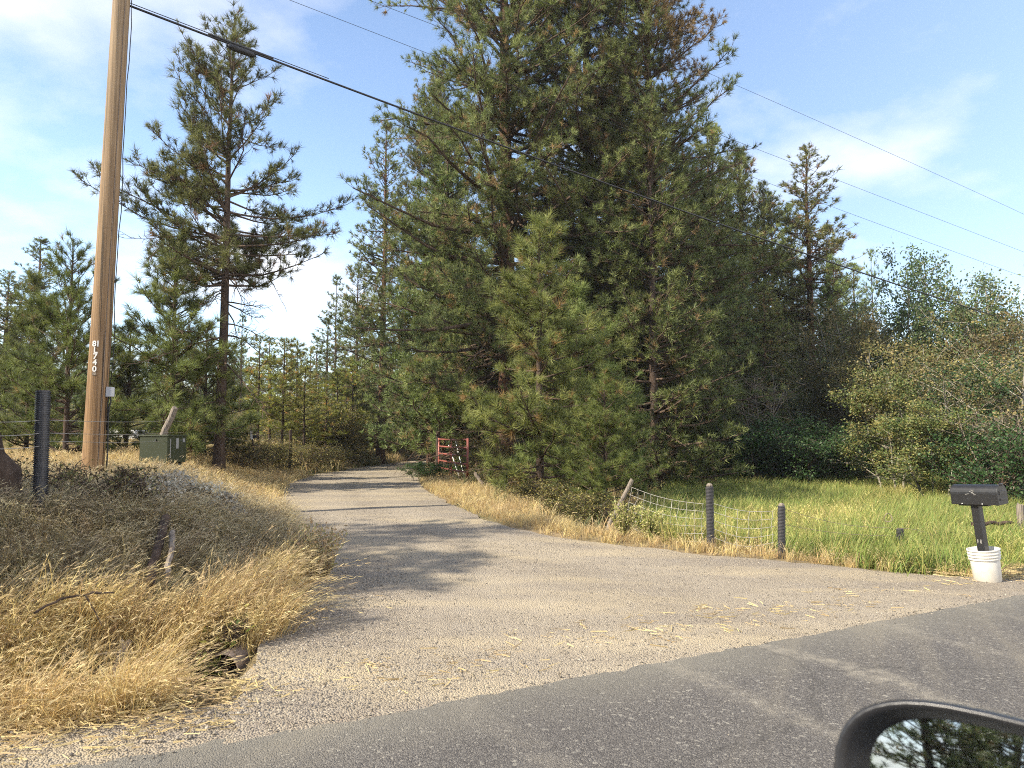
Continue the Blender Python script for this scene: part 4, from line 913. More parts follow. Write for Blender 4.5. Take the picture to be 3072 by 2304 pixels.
# ------------------------------------------------------------------ utility pole, cables, wires
def hit(px, py, lift=0.0, D0=3.0, D1=60.0):
    """where the ray through a pixel meets the ground raised by lift"""
    Ds = np.linspace(D0, D1, 1500); R_ = np.array([pix(px, py, d) for d in Ds])
    below = R_[:, 2] < ground_z(R_[:, 0], R_[:, 1]) + lift
    return R_[np.argmax(below)] if below.any() else R_[-1]
PB = pix(92, 470, 11.4); PB[2] = gz(PB[0], PB[1]) - 0.3
PT = pix(121.5, 0, 11.4); pdir = (PT - PB) / (PT[2] - PB[2])
pole = root('utility_pole', 'tall tan wooden utility pole with white number plates on the bank', 'utility pole', PB)
nseg = 24; zz = np.linspace(0, 12.2, nseg)
MB().tube([tuple(pdir * h) for h in zz], [0.160 - 0.004 * h for h in zz], 28).obj('pole_shaft', M['pole'], pole, smooth=True)
def pole_pt(py, off_ang, out=0.0):
    """point on the pole's skin at the height of a pixel row; off_ang turns right from the side facing the camera"""
    h = z_at(py, 11.4) - PB[2]; c = pdir * h; r = 0.160 - 0.004 * h + out
    a0 = math.atan2(-PB[1], -PB[0]) + off_ang; nrm = np.array([math.cos(a0), math.sin(a0), 0])
    return c + nrm * r, nrm
def glyph(ch, size, name, mat, parent, pos, nrm, thick=0.003):
    cu = bpy.data.curves.new('glyph', 'FONT'); cu.body = ch; cu.size = size; cu.extrude = thick; cu.align_x = 'CENTER'; cu.align_y = 'CENTER'; cu.offset = size * 0.022
    t = bpy.data.objects.new('glyph', cu); col.objects.link(t)
    me = bpy.data.meshes.new_from_object(t.evaluated_get(bpy.context.evaluated_depsgraph_get())); bpy.data.objects.remove(t)
    me.materials.clear(); me.materials.append(mat)
    o = link(name, me, parent, pos)
    right = np.cross([0, 0, 1], nrm); right /= np.linalg.norm(right); up = np.cross(nrm, right)
    o.rotation_euler = Matrix((right, up, nrm)).transposed().to_euler()
    return o
for ch, py, a in (('8', 344.8, -0.56), ('1', 344.8, -0.22), ('L', 351.2, -0.40), ('7', 357.4, -0.40), ('4', 363.4, -0.40), ('0', 370.0, -0.40)):
    p, nrm = pole_pt(py, a, 0.006)
    glyph(ch, 0.125, 'number_plate', M['alu'], pole, p, nrm)
p, nrm = pole_pt(374.6, -0.40, 0.003)
tag_R = np.stack([np.cross([0, 0, 1], nrm), np.cross(nrm, np.cross([0, 0, 1], nrm)), nrm], 1)
MB().box(p, (0.06, 0.045, 0.004), tag_R).obj('faded_tag', M['dead'], pole)
p, nrm = pole_pt(392, 1.05, 0.045); rt = np.cross([0, 0, 1], nrm)
BR = np.stack([rt, np.cross(nrm, rt), nrm], 1)
jb = MB().box(p, (0.10, 0.155, 0.085), BR).obj('junction_box', M['grey_box'], pole, bevel=0.006)
MB().box(p + nrm * 0.045, (0.088, 0.14, 0.008), BR).obj('cover', M['grey_box'], jb, bevel=0.003)
MB().tube([p + np.array([0.01, 0, -0.07]), p + np.array([0.02, 0.0, -0.16]), p + np.array([-0.005, 0, -0.24]), p + np.array([-0.01, 0, -0.5]), p + np.array([0.0, 0, -1.0]), p + np.array([-0.02, 0, -1.5])], 0.012, 8).obj('riser_cable', M['cable'], pole, smooth=True)
MB().tube([p + np.array([-0.015, 0, -0.07]), p + np.array([-0.03, 0.0, -0.2]), p + np.array([-0.03, 0, -0.6])], 0.010, 8).obj('riser_cable', M['cable'], pole, smooth=True)
pts = []
for k, py in enumerate(np.linspace(385, -30, 22)):
    q, nr = pole_pt(py, 1.35 + 0.1 * math.sin(k), 0.02 + 0.02 * (math.sin(k * 0.8) > 0.3)); pts.append(q)
MB().tube(pts, 0.007, 6).obj('drop_wire', M['cable'], pole, smooth=True)
pts = [pole_pt(py, 0.42, 0.004)[0] for py in np.linspace(480, -40, 20)]
MB().tube(pts, 0.006, 6).obj('ground_wire', M['rust_wire'], pole, smooth=True)
LINE0 = np.array([-6.6, 11.4])
def line_pts(tz, t0, t1, n=70, side=0.0):
    c = np.polyfit([a for a, _ in tz], [b for _, b in tz], 2); t = np.linspace(t0, t1, n)
    xy = LINE0 + t[:, None] * U + side * N
    return np.column_stack([xy, np.polyval(c, t)])
main = [(0.65, 8.65), (5.2, 8.05), (12.4, 6.97), (26.7, 5.37)]
cab = root('overhead_cable', 'thick black overhead cable with a splice case, running right from the pole', 'cable')
mp = line_pts(main, 0.15, 46)
MB().tube(mp, 0.019, 8).obj('cable_run', M['cable'], cab, smooth=True)
MB().tube(line_pts([(a, b + 0.05) for a, b in main], 0.15, 3.6, 14), 0.007, 6).obj('messenger_wire', M['cable'], cab, smooth=True)
sp = line_pts(main, 1.80, 2.30, 9); sp[:, 2] -= 0.045
spl = MB().tube(sp, [0.02, 0.050, 0.056, 0.056, 0.056, 0.056, 0.056, 0.050, 0.02], 10).obj('splice_case', M['cable'], cab, smooth=True)
MB().tube(line_pts([(a, b + 0.03) for a, b in main], 1.5, 2.6, 6), 0.026, 8).obj('wrap', M['cable'], spl, smooth=True)
MB().tube([sp[0] + np.array([-0.25, 0, 0.05]), sp[0] + np.array([-0.1, 0, -0.16]), sp[0] + np.array([0.02, 0, -0.02])], 0.008, 6).obj('loop_wire', M['cable'], cab, smooth=True)
for lab, tz in (('highest thin power line crossing the blue sky at the right', [(9.18, 11.06), (12.4, 10.76), (26.7, 9.25)]),
                ('middle thin power line, just over the lone pine', [(5.21, 9.95), (12.5, 9.26), (26.7, 7.9)]),
                ('lowest thin power line, above the thick black cable', [(3.67, 9.5), (7.14, 9.09), (14.5, 8.28), (26.7, 7.03)])):
    w_ = MB().tube(line_pts(tz, 0.1, 46), 0.0042, 6).obj('power_line', M['cable'], None, smooth=True)
    prop(w_, lab, 'power line', 'thin power lines')

# ------------------------------------------------------------------ green utility cabinet
cx, cy = (164.5 - 512) / FPX * 14.3, 14.3; cz = gz(cx, cy)
cab_top = 1.635 - cz
cabr = root('utility_cabinet', 'olive green metal utility cabinet in the dry grass by the pole', 'cabinet', (cx, cy, cz), math.radians(-12))
MB().box((0, 0, 0.08), (0.52, 0.46, 0.30)).obj('plinth', M['cabinet_dark'], cabr, bevel=0.01)
body = MB().box((0, 0, 0.10 + (cab_top - 0.12) / 2 + 0.05), (0.62, 0.56, cab_top - 0.16)).obj('body', M['cabinet'], cabr, bevel=0.012)
MB().box((0, 0, cab_top - 0.012), (0.65, 0.59, 0.03)).obj('lid', M['cabinet'], cabr, bevel=0.008)
MB().tube([(0.05, -0.283, cab_top - 0.09), (0.05, -0.300, cab_top - 0.09)], 0.018, 12).obj('lock', M['cabinet_dark'], body)
MB().box((0.3115, -0.20, cab_top - 0.25), (0.006, 0.02, 0.36)).obj('hinge', M['sticker'], body)
MB().box((0.3125, 0.0, cab_top - 0.16), (0.006, 0.075, 0.20)).obj('warning_label', M['sticker'], body)
MB().box((0.3125, 0.19, cab_top - 0.10), (0.006, 0.06, 0.07)).obj('small_label', M['sticker'], body)
MB().tube([(-0.2, 0.1, cab_top), (-0.12, 0.1, cab_top + 0.10)], 0.004, 4).obj('dry_stalk', M['straw'], body)

# ------------------------------------------------------------------ posts and fences
def log_obj(name, a, b, r0, r1, mat, label, cat, group=None, wig=0.01, seed=0, sides=10):
    rng = np.random.default_rng(seed); a, b = np.array(a, float), np.array(b, float); s = np.linspace(0, 1, 7)
    Pp = (b - a) * s[:, None] + rng.normal(0, wig, (7, 3)) * np.sin(s * math.pi)[:, None]
    Vv, q = tubes(Pp[None], (r0 + (r1 - r0) * s)[None], sides)
    Vv = Vv.reshape(7, sides, 3); Vv[-1] += (b - a) / np.linalg.norm(b - a) * rng.uniform(-r1 * 0.6, r1 * 0.9, (sides, 1)); Vv = Vv.reshape(-1, 3)
    m = MB(); m.add(Vv, [tuple(f) for f in q] + [tuple(range(sides))[::-1], tuple(range(6 * sides, 7 * sides))])
    o = m.obj(name, mat, None, tuple(a), smooth=False); return prop(o, label, cat, group)
def pipe_post(px, D, top_py, rad, label, pitch=0.019, tilt=(0, 0), seam=False, dome=True, mat='dusty_pipe'):
    x, y = (px - 512) / FPX * D, D; z = gz(x, y); H = z_at(top_py, D) - z
    rt = root('fence_post', label, 'fence post', (x, y, z), 0.0); rt.rotation_euler = (tilt[0], tilt[1], 0.3)
    prof, k = [(rad - 0.012, 0.0)], 0
    h = -0.15
    while h < H - 0.02:
        prof += [(rad, h), (rad, h + pitch * 0.45), (rad - 0.008, h + pitch * 0.55), (rad - 0.008, h + pitch * 0.95)]; h += pitch
    prof[0] = (rad, -0.16); prof += [(rad - 0.004, H - 0.012), (rad - 0.016, H - 0.012), (rad - 0.018, H - 0.12)]
    sl = MB().lathe(prof, 22).obj('pipe_sleeve', M[mat], rt, smooth=False)
    top = H + (0.028 if dome else -0.05)
    MB().lathe([(rad - 0.022, -0.2), (rad - 0.022, H - 0.03), (rad - 0.012, H - 0.008), (rad - 0.014, H + 0.012 if dome else H - 0.04), (rad * 0.45, top), (0.002, top + 0.004)], 16).obj('wooden_core', M['post'], rt, smooth=False)
    if seam: MB().box((0.02, -rad - 0.001, H * 0.55), (0.008, 0.006, H * 0.8)).obj('seam', M['dusty_pipe'], sl)
    return rt
pipe_post(708, 10.0, 485.0, 0.054, 'tallest corrugated black pipe post at the right fence, pale cap')
pipe_post(777.6, 9.8, 504.5, 0.052, 'middle corrugated pipe post in the right fence', tilt=(0, 0.03))
pipe_post(895.4, 10.3, 526.5, 0.050, 'short stub of pipe post sunk in the meadow grass', dome=False)
pipe_post(44.5, 7.0, 389.5, 0.067, 'tall black corrugated pipe post on the left bank', seam=True, dome=False, tilt=(0, -0.015), pitch=0.021, mat='black_pipe')
a = pix(607, 531, 11.8); b = pix(632, 480, 11.7)
log_obj('wooden_post', a, b, 0.036, 0.033, M['post'], 'tilted grey wooden fence post behind two yellow weeds', 'fence post', seed=2)
xw, yw = (1015.5 - 512) / FPX * 11.6, 11.6; zw = gz(xw, yw)
log_obj('wooden_post', (xw, yw, zw - 0.15), (xw, yw, z_at(504.8, 11.6)), 0.062, 0.055, M['post'], 'upright weathered post at the right edge behind the mailbox', 'fence post', seed=3)
log_obj('fence_rail', pix(972, 524.0, 11.3), pix(1011, 522.5, 11.45), 0.03, 0.028, M['bark'], 'dark weathered rail between the mailbox post and the edge post', 'rail', seed=4)
for lab, corners in (('sagging woven wire mesh from the tilted post to the tallest pipe post', (pix(631, 487, 11.7), pix(704, 504, 10.03), pix(624, 524, 11.8), pix(704, 541, 10.03))),
                     ('woven wire mesh between the two tall pipe posts', (pix(712, 503, 9.97), pix(774, 511, 9.83), pix(712, 545, 9.97), pix(774, 550, 9.83)))):
    A_, B_, C_, D_ = corners
    rt = root('wire_fence', lab, 'fence', ((A_ + B_ + C_ + D_) / 4))
    o0 = (A_ + B_ + C_ + D_) / 4; rng = rngq(int(abs(A_[0] * 100)))
    L0 = np.linalg.norm(B_ - A_); nv = max(6, int(L0 / 0.155)); s = np.linspace(0, 1, 14)
    def at(u_, v_): return (A_ * (1 - u_) + B_ * u_) * (1 - v_) + (C_ * (1 - u_) + D_ * u_) * v_ - o0
    for v_ in np.linspace(0, 1, 6):
        pts = np.array([at(u_, v_) + np.array([0, 0, -0.05 * math.sin(math.pi * u_) * (1 + v_)]) for u_ in s])
        MB().tube(pts, 0.0030, 5, cap=False).obj('wire', M['wire'], rt)
    for u_ in np.linspace(0.02, 0.98, nv):
        e = rng.normal(0, 0.008, (6, 3))
        pts = np.array([at(u_, v_) + np.array([0, 0, -0.05 * math.sin(math.pi * u_) * (1 + v_)]) for v_ in np.linspace(0, 1, 6)]) + e
        MB().tube(pts, 0.0024, 4, cap=False).obj('wire', M['wire'], rt)
rt = root('wire_fence', 'slack single wires drooping over the meadow to the short stub post', 'fence', pix(830, 520, 10))
o0 = pix(830, 520, 10)
for a_, b_, sag in ((pix(781, 508, 9.8), pix(892, 528, 10.3), 0.07), (pix(781, 524, 9.8), pix(893, 536, 10.3), 0.04)):
    s = np.linspace(0, 1, 20); pts = a_ * (1 - s[:, None]) + b_ * s[:, None] - o0; pts[:, 2] -= sag * np.sin(s * math.pi)
    MB().tube(pts, 0.003, 5, cap=False).obj('wire', M['rust_wire'], rt)
c_ = pix(888, 517.5, 10.3) - o0; th = np.linspace(0, 6.6, 24)
MB().tube(np.stack([c_[0] + 0.055 * np.cos(th), c_[1] + 0.02 * np.sin(th * 2), c_[2] + 0.06 * np.sin(th)], 1), 0.006, 5).obj('wire_coil', M['rust_wire'], rt)
s = np.linspace(0, 1, 16); a_, b_ = pix(898, 528, 10.3), pix(940, 540, 10.6); pts = a_ * (1 - s[:, None]) + b_ * s[:, None] - o0; pts[:, 2] += 0.05 * np.sin(s * math.pi * 0.9)
MB().tube(pts, 0.003, 5, cap=False).obj('wire', M['rust_wire'], rt)
# left fence
lean_b = pix(148, 440, 15.0); lean_b[2] = gz(lean_b[0], lean_b[1]) - 0.1
log_obj('wooden_post', lean_b, pix(175, 408, 15.0), 0.075, 0.062, M['post'], 'leaning weathered post sticking up behind the green cabinet', 'fence post', seed=6, wig=0.02)
px_, D_ = 254.5, 22.0; xw, yw = (px_ - 512) / FPX * D_, D_; zb = gz(xw + 0.15, yw)
sgn = root('sign_post', 'thin leaning stake with a white tag and a dark bracket left of the drive', 'post', (xw + 0.12, yw, zb))
top_ = pix(251, 428.5, D_) - np.array([xw + 0.12, yw, zb])
MB().tube([(0, 0, -0.1), tuple(top_ * 0.5), tuple(top_)], 0.026, 7).obj('stake', M['bark'], sgn)
MB().box(top_ * 0.86 + np.array([-0.005, -0.03, 0]), (0.06, 0.012, 0.27), Matrix.Rotation(-0.12, 3, 'Y')).obj('white_tag', M['alu'], sgn)
MB().box(top_ * 0.80 + np.array([0.09, -0.02, 0.02]), (0.11, 0.05, 0.09)).obj('bracket', M['cable'], sgn, bevel=0.01)
MB().box(top_ * 0.62 + np.array([0.0, -0.02, 0.0]), (0.30, 0.03, 0.05)).obj('crosspiece', M['bark'], sgn)
xw, yw = (291 - 512) / FPX * 24, 24.0; zb = gz(xw, yw)
log_obj('wooden_post', (xw, yw, zb - 0.1), (xw, yw, z_at(430, 24)), 0.05, 0.05, M['bark'], 'dark upright fence post in the shrubs left of the drive', 'fence post', seed=8)
lw = root('wire_fence', 'thin strands of wire fence behind the utility pole', 'fence', (-6, 12, 1.5)); o0 = np.array([-6.0, 12, 1.5])
for (pa, ya, pb, yb) in ((44, 420, 175, 420), (44, 433, 175, 432), (44, 441, 176, 440), (-60, 417, 44, 420), (-60, 432, 44, 433), (-60, 445, 44, 446)):
    A_ = pix(pa, ya, 7.0 if pa == 44 else 5.8); B_ = pix(pb, yb, 15.5 if pb > 100 else 7.0); s = np.linspace(0, 1, 14)
    pts = A_ * (1 - s[:, None]) + B_ * s[:, None] - o0; pts[:, 2] -= 0.03 * np.sin(s * math.pi)
    MB().tube(pts, 0.0028, 5, cap=False).obj('wire', M['wire'], lw)
for (pa, ya, pb, yb) in ((175, 421, 251, 434), (251, 436, 291, 434), (175, 432, 251, 441)):
    A_ = pix(pa, ya, 15.5 if pa < 200 else 22); B_ = pix(pb, yb, 22 if pb < 260 else 24); s = np.linspace(0, 1, 10)
    MB().tube(A_ * (1 - s[:, None]) + B_ * s[:, None] - o0, 0.003, 5, cap=False).obj('wire', M['wire'], lw)

# ------------------------------------------------------------------ red gate, panel, rods, logs
g1 = pix(467.5, 482, 20.5); g2 = pix(438.7, 478, 24.0); gb = (gz(g1[0], g1[1]) + gz(g2[0], g2[1])) / 2 + 0.06
g1[2] = g2[2] = gb
gate = root('farm_gate', 'red tube farm gate standing open along the right side of the drive', 'gate', (g1[0], g1[1], gb))
gv = g2 - g1; gL = np.linalg.norm(gv); gu = gv / gL
gH = z_at(438.5, 20.5) - gb
for k in range(6):
    z_ = 0.03 + k * (gH - 0.06) / 5
    MB().tube([(0, 0, z_), tuple(gu * gL * 0.5 + np.array([0, 0, z_ - 0.012])), tuple(gu * gL + np.array([0, 0, z_]))], 0.026, 10).obj('rail', M['red'], gate, smooth=True)
for q_ in (0.0, gL): MB().tube([tuple(gu * q_ + np.array([0, 0, -0.02])), tuple(gu * q_ + np.array([0, 0, gH + 0.01]))], 0.034, 10).obj('stile', M['red'], gate, smooth=True)
for q_ in (gL * 0.52, gL * 0.57):
    c_ = gu * q_; MB().box(c_ + np.array([0, 0, gH / 2]), (0.05, 0.02, gH - 0.05), Matrix.Rotation(math.atan2(gu[1], gu[0]), 3, 'Z')).obj('brace', M['red'], gate)
lt = MB().tube([(0.02, -0.04, gH * 0.62), (0.02, -0.04, gH * 0.40)], 0.008, 6).obj('latch_chain', M['rust_wire'], gate)
gp = np.array([g2[0] - 0.05, g2[1] + 0.22, gz(g2[0], g2[1])])
log_obj('gate_post', gp - np.array([0, 0, 0.2]), gp + np.array([0, 0, gH + 0.22]), 0.075, 0.07, M['bark'], 'dark gate post behind the far end of the red gate', 'post', seed=9)
pa, pb = pix(441, 440, 27.0), pix(483, 441, 27.2); zb = gz(pa[0], pa[1]) + 0.05; zt = z_at(436.5, 27.0)
pan = root('mesh_fence', 'rusty wire mesh panel with red rails behind the open gate', 'fence panel', (pa[0], pa[1], zb))
pv = np.array([pb[0] - pa[0], pb[1] - pa[1], 0])
for z_ in (0.03, (zt - zb) * 0.45, (zt - zb) * 0.72, zt - zb): MB().tube([(0, 0, z_), tuple(pv + np.array([0, 0, z_]))], 0.018, 7).obj('rail', M['red'], pan)
for u_ in np.linspace(0, 1, 4): MB().tube([tuple(pv * u_), tuple(pv * u_ + np.array([0, 0, zt - zb + 0.02]))], 0.024, 7).obj('upright', M['bark'], pan)
for u_ in np.linspace(0.03, 0.97, 17): MB().tube([tuple(pv * u_), tuple(pv * u_ + np.array([0, 0, zt - zb]))], 0.0045, 4).obj('wire', M['rust_wire'], pan)
for z_ in np.linspace(0.1, zt - zb - 0.1, 9): MB().tube([(0, 0, z_), tuple(pv + np.array([0, 0, z_]))], 0.0045, 4).obj('wire', M['rust_wire'], pan)
for (x0, y0, x1, y1, lab) in ((447.5, 441.8, 460, 470, 'left one of two thin white rods leaning behind the gate'), (455.1, 440.2, 465, 472, 'right one of two thin white rods leaning behind the gate')):
    b_ = pix(x1, y1 + 9, 23.2); b_[2] = gz(b_[0], b_[1]); t_ = pix(x0, y0, 24.4)
    o = MB().tube([(0, 0, 0), tuple((t_ - b_) / 2), tuple(t_ - b_)], [0.013, 0.013, 0.011], 8).obj('white_rod', M['house_white'], None, tuple(b_), smooth=True); prop(o, lab, 'rod', 'white rods at the gate')
a_ = hit(492, 487, 0.06); b_ = pix(477.5, 469.8, a_[1] + 0.6)
log_obj('log', a_, b_, 0.10, 0.07, M['dead'], 'bleached broken log leaning in the bush right of the gate', 'log', seed=12, wig=0.03)
a_ = hit(484, 488, 0.05); b_ = pix(475.3, 473.0, a_[1] + 0.1)
log_obj('log', a_, b_, 0.055, 0.04, M['dead'], 'shorter pale stump piece left of the leaning log', 'log', seed=13, wig=0.02)

# ------------------------------------------------------------------ mailbox in a bucket
mx = np.array([(980 - 512) / FPX * 8.2, 8.2, 0.004])
mb = root('mailbox', 'black mailbox on a leaning black post set in a white bucket', 'mailbox', mx); mb.rotation_euler = (0, math.radians(-6.2), 0); mb.scale = (0.95, 0.95, 0.95)
bp = [(0.0, 0.002), (0.138, 0.0), (0.142, 0.012), (0.152, 0.255), (0.163, 0.258), (0.165, 0.268), (0.155, 0.274), (0.156, 0.288), (0.168, 0.292), (0.168, 0.302), (0.158, 0.308), (0.159, 0.322), (0.170, 0.326), (0.170, 0.336), (0.160, 0.342), (0.161, 0.358), (0.172, 0.362), (0.172, 0.374), (0.160, 0.376), (0.156, 0.368), (0.150, 0.30)]
bk = MB().lathe(bp, 40).obj('bucket', M['bucket'], mb, smooth=False); bk['label'] = 'white plastic bucket weighing down the post'
for p_ in bk.data.polygons: p_.use_smooth = True
m_ = bk.modifiers.new('split', 'EDGE_SPLIT'); m_.split_angle = math.radians(40)
MB().lathe([(0.0, 0.315), (0.149, 0.310)], 24).obj('concrete_fill', M['concrete'], bk)
yaw = Matrix.Rotation(math.atan2(N[1], N[0]), 3, 'Z')
PTOP = 0.885
MB().box((0, 0, 0.24 + (PTOP - 0.24) / 2), (0.088, 0.088, PTOP - 0.24), yaw).obj('post', M['mail_black'], mb, bevel=0.006)
MB().box((0.0, 0.0, PTOP + 0.008), (0.34, 0.13, 0.018), yaw).obj('mounting_board', M['mail_black'], mb)
W2, SH, LEN, off = 0.10, 0.125, 0.52, -0.03
arc = [(-W2, 0.0), (-W2, SH)] + [(-W2 * math.cos(t), SH + W2 * math.sin(t)) for t in np.linspace(0, math.pi, 15)[1:-1]] + [(W2, SH), (W2, 0.0)]
def arch(a0, a1, grow, name, mat, parent, z0):
    m = MB(); V_ = []
    for a_ in (a0, a1):
        for (w_, h_) in arc:
            v = yaw @ Vector((a_, w_ * grow, h_ * grow)); V_.append((v.x, v.y, v.z + z0))
    k = len(arc); F_ = [(i, (i + 1) % k, k + (i + 1) % k, k + i) for i in range(k)] + [tuple(range(k))[::-1], tuple(range(k, 2 * k))]
    m.add(V_, F_); o = m.obj(name, mat, parent, bevel=0.004); return o
zb = PTOP + 0.018
bx = arch(-LEN / 2 + off, LEN / 2 + off, 1.0, 'mailbox_body', M['mail_black'], mb, zb)
dr_ = arch(-LEN / 2 + off - 0.018, -LEN / 2 + off + 0.008, 1.035, 'door', M['mail_black'], mb, zb - 0.003)
for h_, w_, d_ in ((0.06, 0.12, 0.03), (0.135, 0.12, 0.045)):
    v = yaw @ Vector((-LEN / 2 + off - 0.021, 0, 0)); MB().box((v.x, v.y, zb + h_), (0.008, w_, d_), yaw).obj('panel', M['mail_black'], dr_, bevel=0.003)
v = yaw @ Vector((-LEN / 2 + off - 0.02, 0, 0)); MB().box((v.x, v.y, zb + 0.225), (0.035, 0.03, 0.03), yaw).obj('latch', M['mail_black'], dr_, bevel=0.004)
rng = rngq(3)
for k in range(7):       # scratches on the side facing the road
    a_ = rng.normal(0.0, 0.03); h_ = rng.uniform(0.11, 0.17); v = yaw @ Vector((a_ + off, W2 + 0.001, h_))
    MB().box((v.x, v.y, v.z + zb), (rng.uniform(0.015, 0.05), 0.002, 0.005), yaw @ Matrix.Rotation(rng.uniform(-1.2, 1.2), 3, 'Y')).obj('scratch', M['mail_scuff'], bx)
for k in range(5):
    v = yaw @ Vector((rng.uniform(-0.02, 0.03), 0.0455, rng.uniform(0.36, 0.52))); MB().box((v.x, v.y, v.z), (0.008, 0.002, rng.uniform(0.02, 0.05)), yaw).obj('paint_chip', M['mail_scuff'], mb)
for sgn_ in (-0.13, 0.1):
    v = yaw @ Vector((sgn_, W2 * 0.99 + 0.004, 0.012)); MB().tube([(v.x, v.y, v.z + zb), (v.x - 0.004, v.y - 0.002, v.z + zb + 0.001)], 0.006, 6).obj('rivet', M['alu'], bx)

# ------------------------------------------------------------------ left trunk, ditch wood, culvert
a_ = pix(20, 520, 7.4); a_[2] = gz(a_[0], a_[1]) - 0.15
log_obj('tree_trunk', a_, pix(-26, 418, 7.0), 0.20, 0.15, M['bark'], 'leaning bark-covered trunk cut by the left edge of the picture', 'tree trunk', seed=20, wig=0.03, sides=14)
def stick(pxs, r0, r1, mat, label, lift, seed, twigs=0):
    pts = np.array([hit(px, py, lift) for px, py in pxs]); rng = rngq(seed)
    pts += np.array([0, 0, lift * 1.2 + 0.05])
    d = np.r_[0, np.cumsum(np.linalg.norm(np.diff(pts, axis=0), axis=1))]; t = np.linspace(0, d[-1], 12)
    c = np.stack([np.interp(t, d, pts[:, k]) for k in range(3)], 1) + rng.normal(0, 0.006, (12, 3)); o0 = c[0].copy()
    m = MB().tube(c - o0, np.linspace(r0, r1, 12), 7)
    for k in range(twigs):
        b = c[rng.integers(4, 11)] - o0; e = b + rng.normal(0, 0.12, 3) + (c[-1] - c[0]) * 0.12; m.tube([b, (b + e) / 2 + rng.normal(0, 0.01, 3), e], [r1 * 1.1, r1 * 0.8, r1 * 0.5], 5)
    o = m.obj('fallen_branch', mat, None, tuple(o0)); return prop(o, label, 'branch')
stick([(165, 536), (158, 565), (148, 607)], 0.045, 0.035, M['bark'], 'dark rotten log half sunk in the shaded bank grass', 0.10, 1)
stick([(172, 556), (171, 575), (166, 602)], 0.026, 0.022, M['dead'], 'grey peeled branch beside the rotten log', 0.14, 2)
stick([(32, 660), (57, 644), (80, 640), (112, 637)], 0.010, 0.006, M['bark'], 'thin dark branch lying across the golden grass', 0.22, 3, 2)
stick([(14, 698), (58, 687), (101, 674), (132, 673), (155, 668)], 0.009, 0.004, M['straw'], 'long pale stripped stalk near the road edge', 0.08, 4, 7)
stick([(68, 710), (91, 692), (105, 681)], 0.013, 0.009, M['bark'], 'short dark stick at the foot of the bank', 0.06, 5)
stick([(107, 702), (115, 686), (122, 670), (128, 659)], 0.028, 0.022, M['dead'], 'stout grey broken branch pointing at the road', 0.06, 6, 1)
stick([(92, 692), (95, 702), (97, 706)], 0.006, 0.004, M['straw'], 'little pale twig next to the stout broken branch', 0.05, 7)
stick([(135, 695), (146, 690), (158, 690)], 0.016, 0.010, M['bark'], 'black rotten stick end near the gravel', 0.04, 8, 2)
cm = np.array([-2.13, 5.50, -0.115]); ux = np.array([0.10, 0.995, 0.0])
cul = root('culvert_pipe', 'dark culvert pipe mouth in the ditch beside the drive', 'culvert', cm)
ang = np.linspace(0, 2 * math.pi, 25)[:-1]
def ring(sv_, r_):
    return np.array([ux * sv_ + np.array([-ux[1], ux[0], 0]) * r_ * math.cos(t) + np.array([0, 0, 1]) * r_ * math.sin(t) for t in ang])
rings = [ring(0.4, 0.122), ring(0.0, 0.122), ring(-0.012, 0.118), ring(-0.012, 0.108), ring(0.02, 0.106), ring(0.4, 0.106)]
m = MB(); m.add(np.concatenate(rings), [(k * 24 + i, k * 24 + (i + 1) % 24, (k + 1) * 24 + (i + 1) % 24, (k + 1) * 24 + i) for k in range(5) for i in range(24)])
m.obj('pipe', M['rust_wire'], cul, smooth=True)
m = MB(); m.add(ring(0.30, 0.107), [tuple(range(24))]); m.obj('dark_inside_disc', M['cabinet_dark'], cul)  # black disc closing the bore, its colour stands in for the shade inside
B['sprig'] = broadleaf(45, 0.26, 0.2, 5, 70, 0.05, [(0.20, 0.23, 0.05), (0.28, 0.28, 0.07), (0.12, 0.16, 0.04)], 'twig', 0.004, 0.2, 0, 0.05, 0.8)
plant(B['sprig'], 'leafy_weed', 'leafy yellow-green weed in front of the culvert mouth', 'weed', 0, 0, 0.3, 1.0, xy=(-2.30, 5.44), base_z=-0.22)
plant(B['sprig'], 'leafy_weed', 'leafy weed hanging above the culvert mouth', 'weed', 0, 0, 2.3, 0.8, xy=(-2.16, 5.66), base_z=0.0)
def weed(seed, H, nst, fan, cols, leafn, lsize, smat='straw'):
    rng = np.random.default_rng(seed); s = np.linspace(0, 1, 6); Ps, Rs, lp, lc = [], [], [], []
    for k in range(nst):
        a = rng.uniform(0, 6.28); l = H * rng.uniform(0.55, 1.0); f = fan * rng.uniform(0.1, 1.0)
        C = np.stack([math.cos(a) * f * l * s ** 0.9, math.sin(a) * f * l * s ** 0.9, l * (s - 0.12 * f * s ** 2)], 1) + rng.normal(0, 0.006, (6, 3)) * s[:, None]; C[0, 2] = -0.05
        Ps.append(C); Rs.append(0.0045 * (1 - 0.6 * s))
        t = rng.uniform(0.15, 1.0, leafn); q = np.stack([np.interp(t, s, C[:, c]) for c in range(3)], 1) + rng.normal(0, 0.013, (leafn, 3)); lp.append(q)
        lc.append(np.array(cols)[rng.integers(0, len(cols), leafn)] * rng.uniform(0.75, 1.25, (leafn, 1)))
    V_, F_ = tubes(np.array(Ps), np.array(Rs), 4); lV, lF, lC = leaves(np.concatenate(lp), lsize, np.concatenate(lc), rng, 1.8)
    return dict(branches=np_mesh('weed_stems%d' % seed, V_, F_, M[smat]), crown=np_mesh('weed_leaves%d' % seed, lV, lF, M['leaf'], lC, smooth=False), H=H)
WY = [(0.36, 0.36, 0.11), (0.46, 0.44, 0.17), (0.27, 0.31, 0.08)]
wk = weed(51, 0.62, 38, 0.62, WY, 46, 0.024, 'straw')
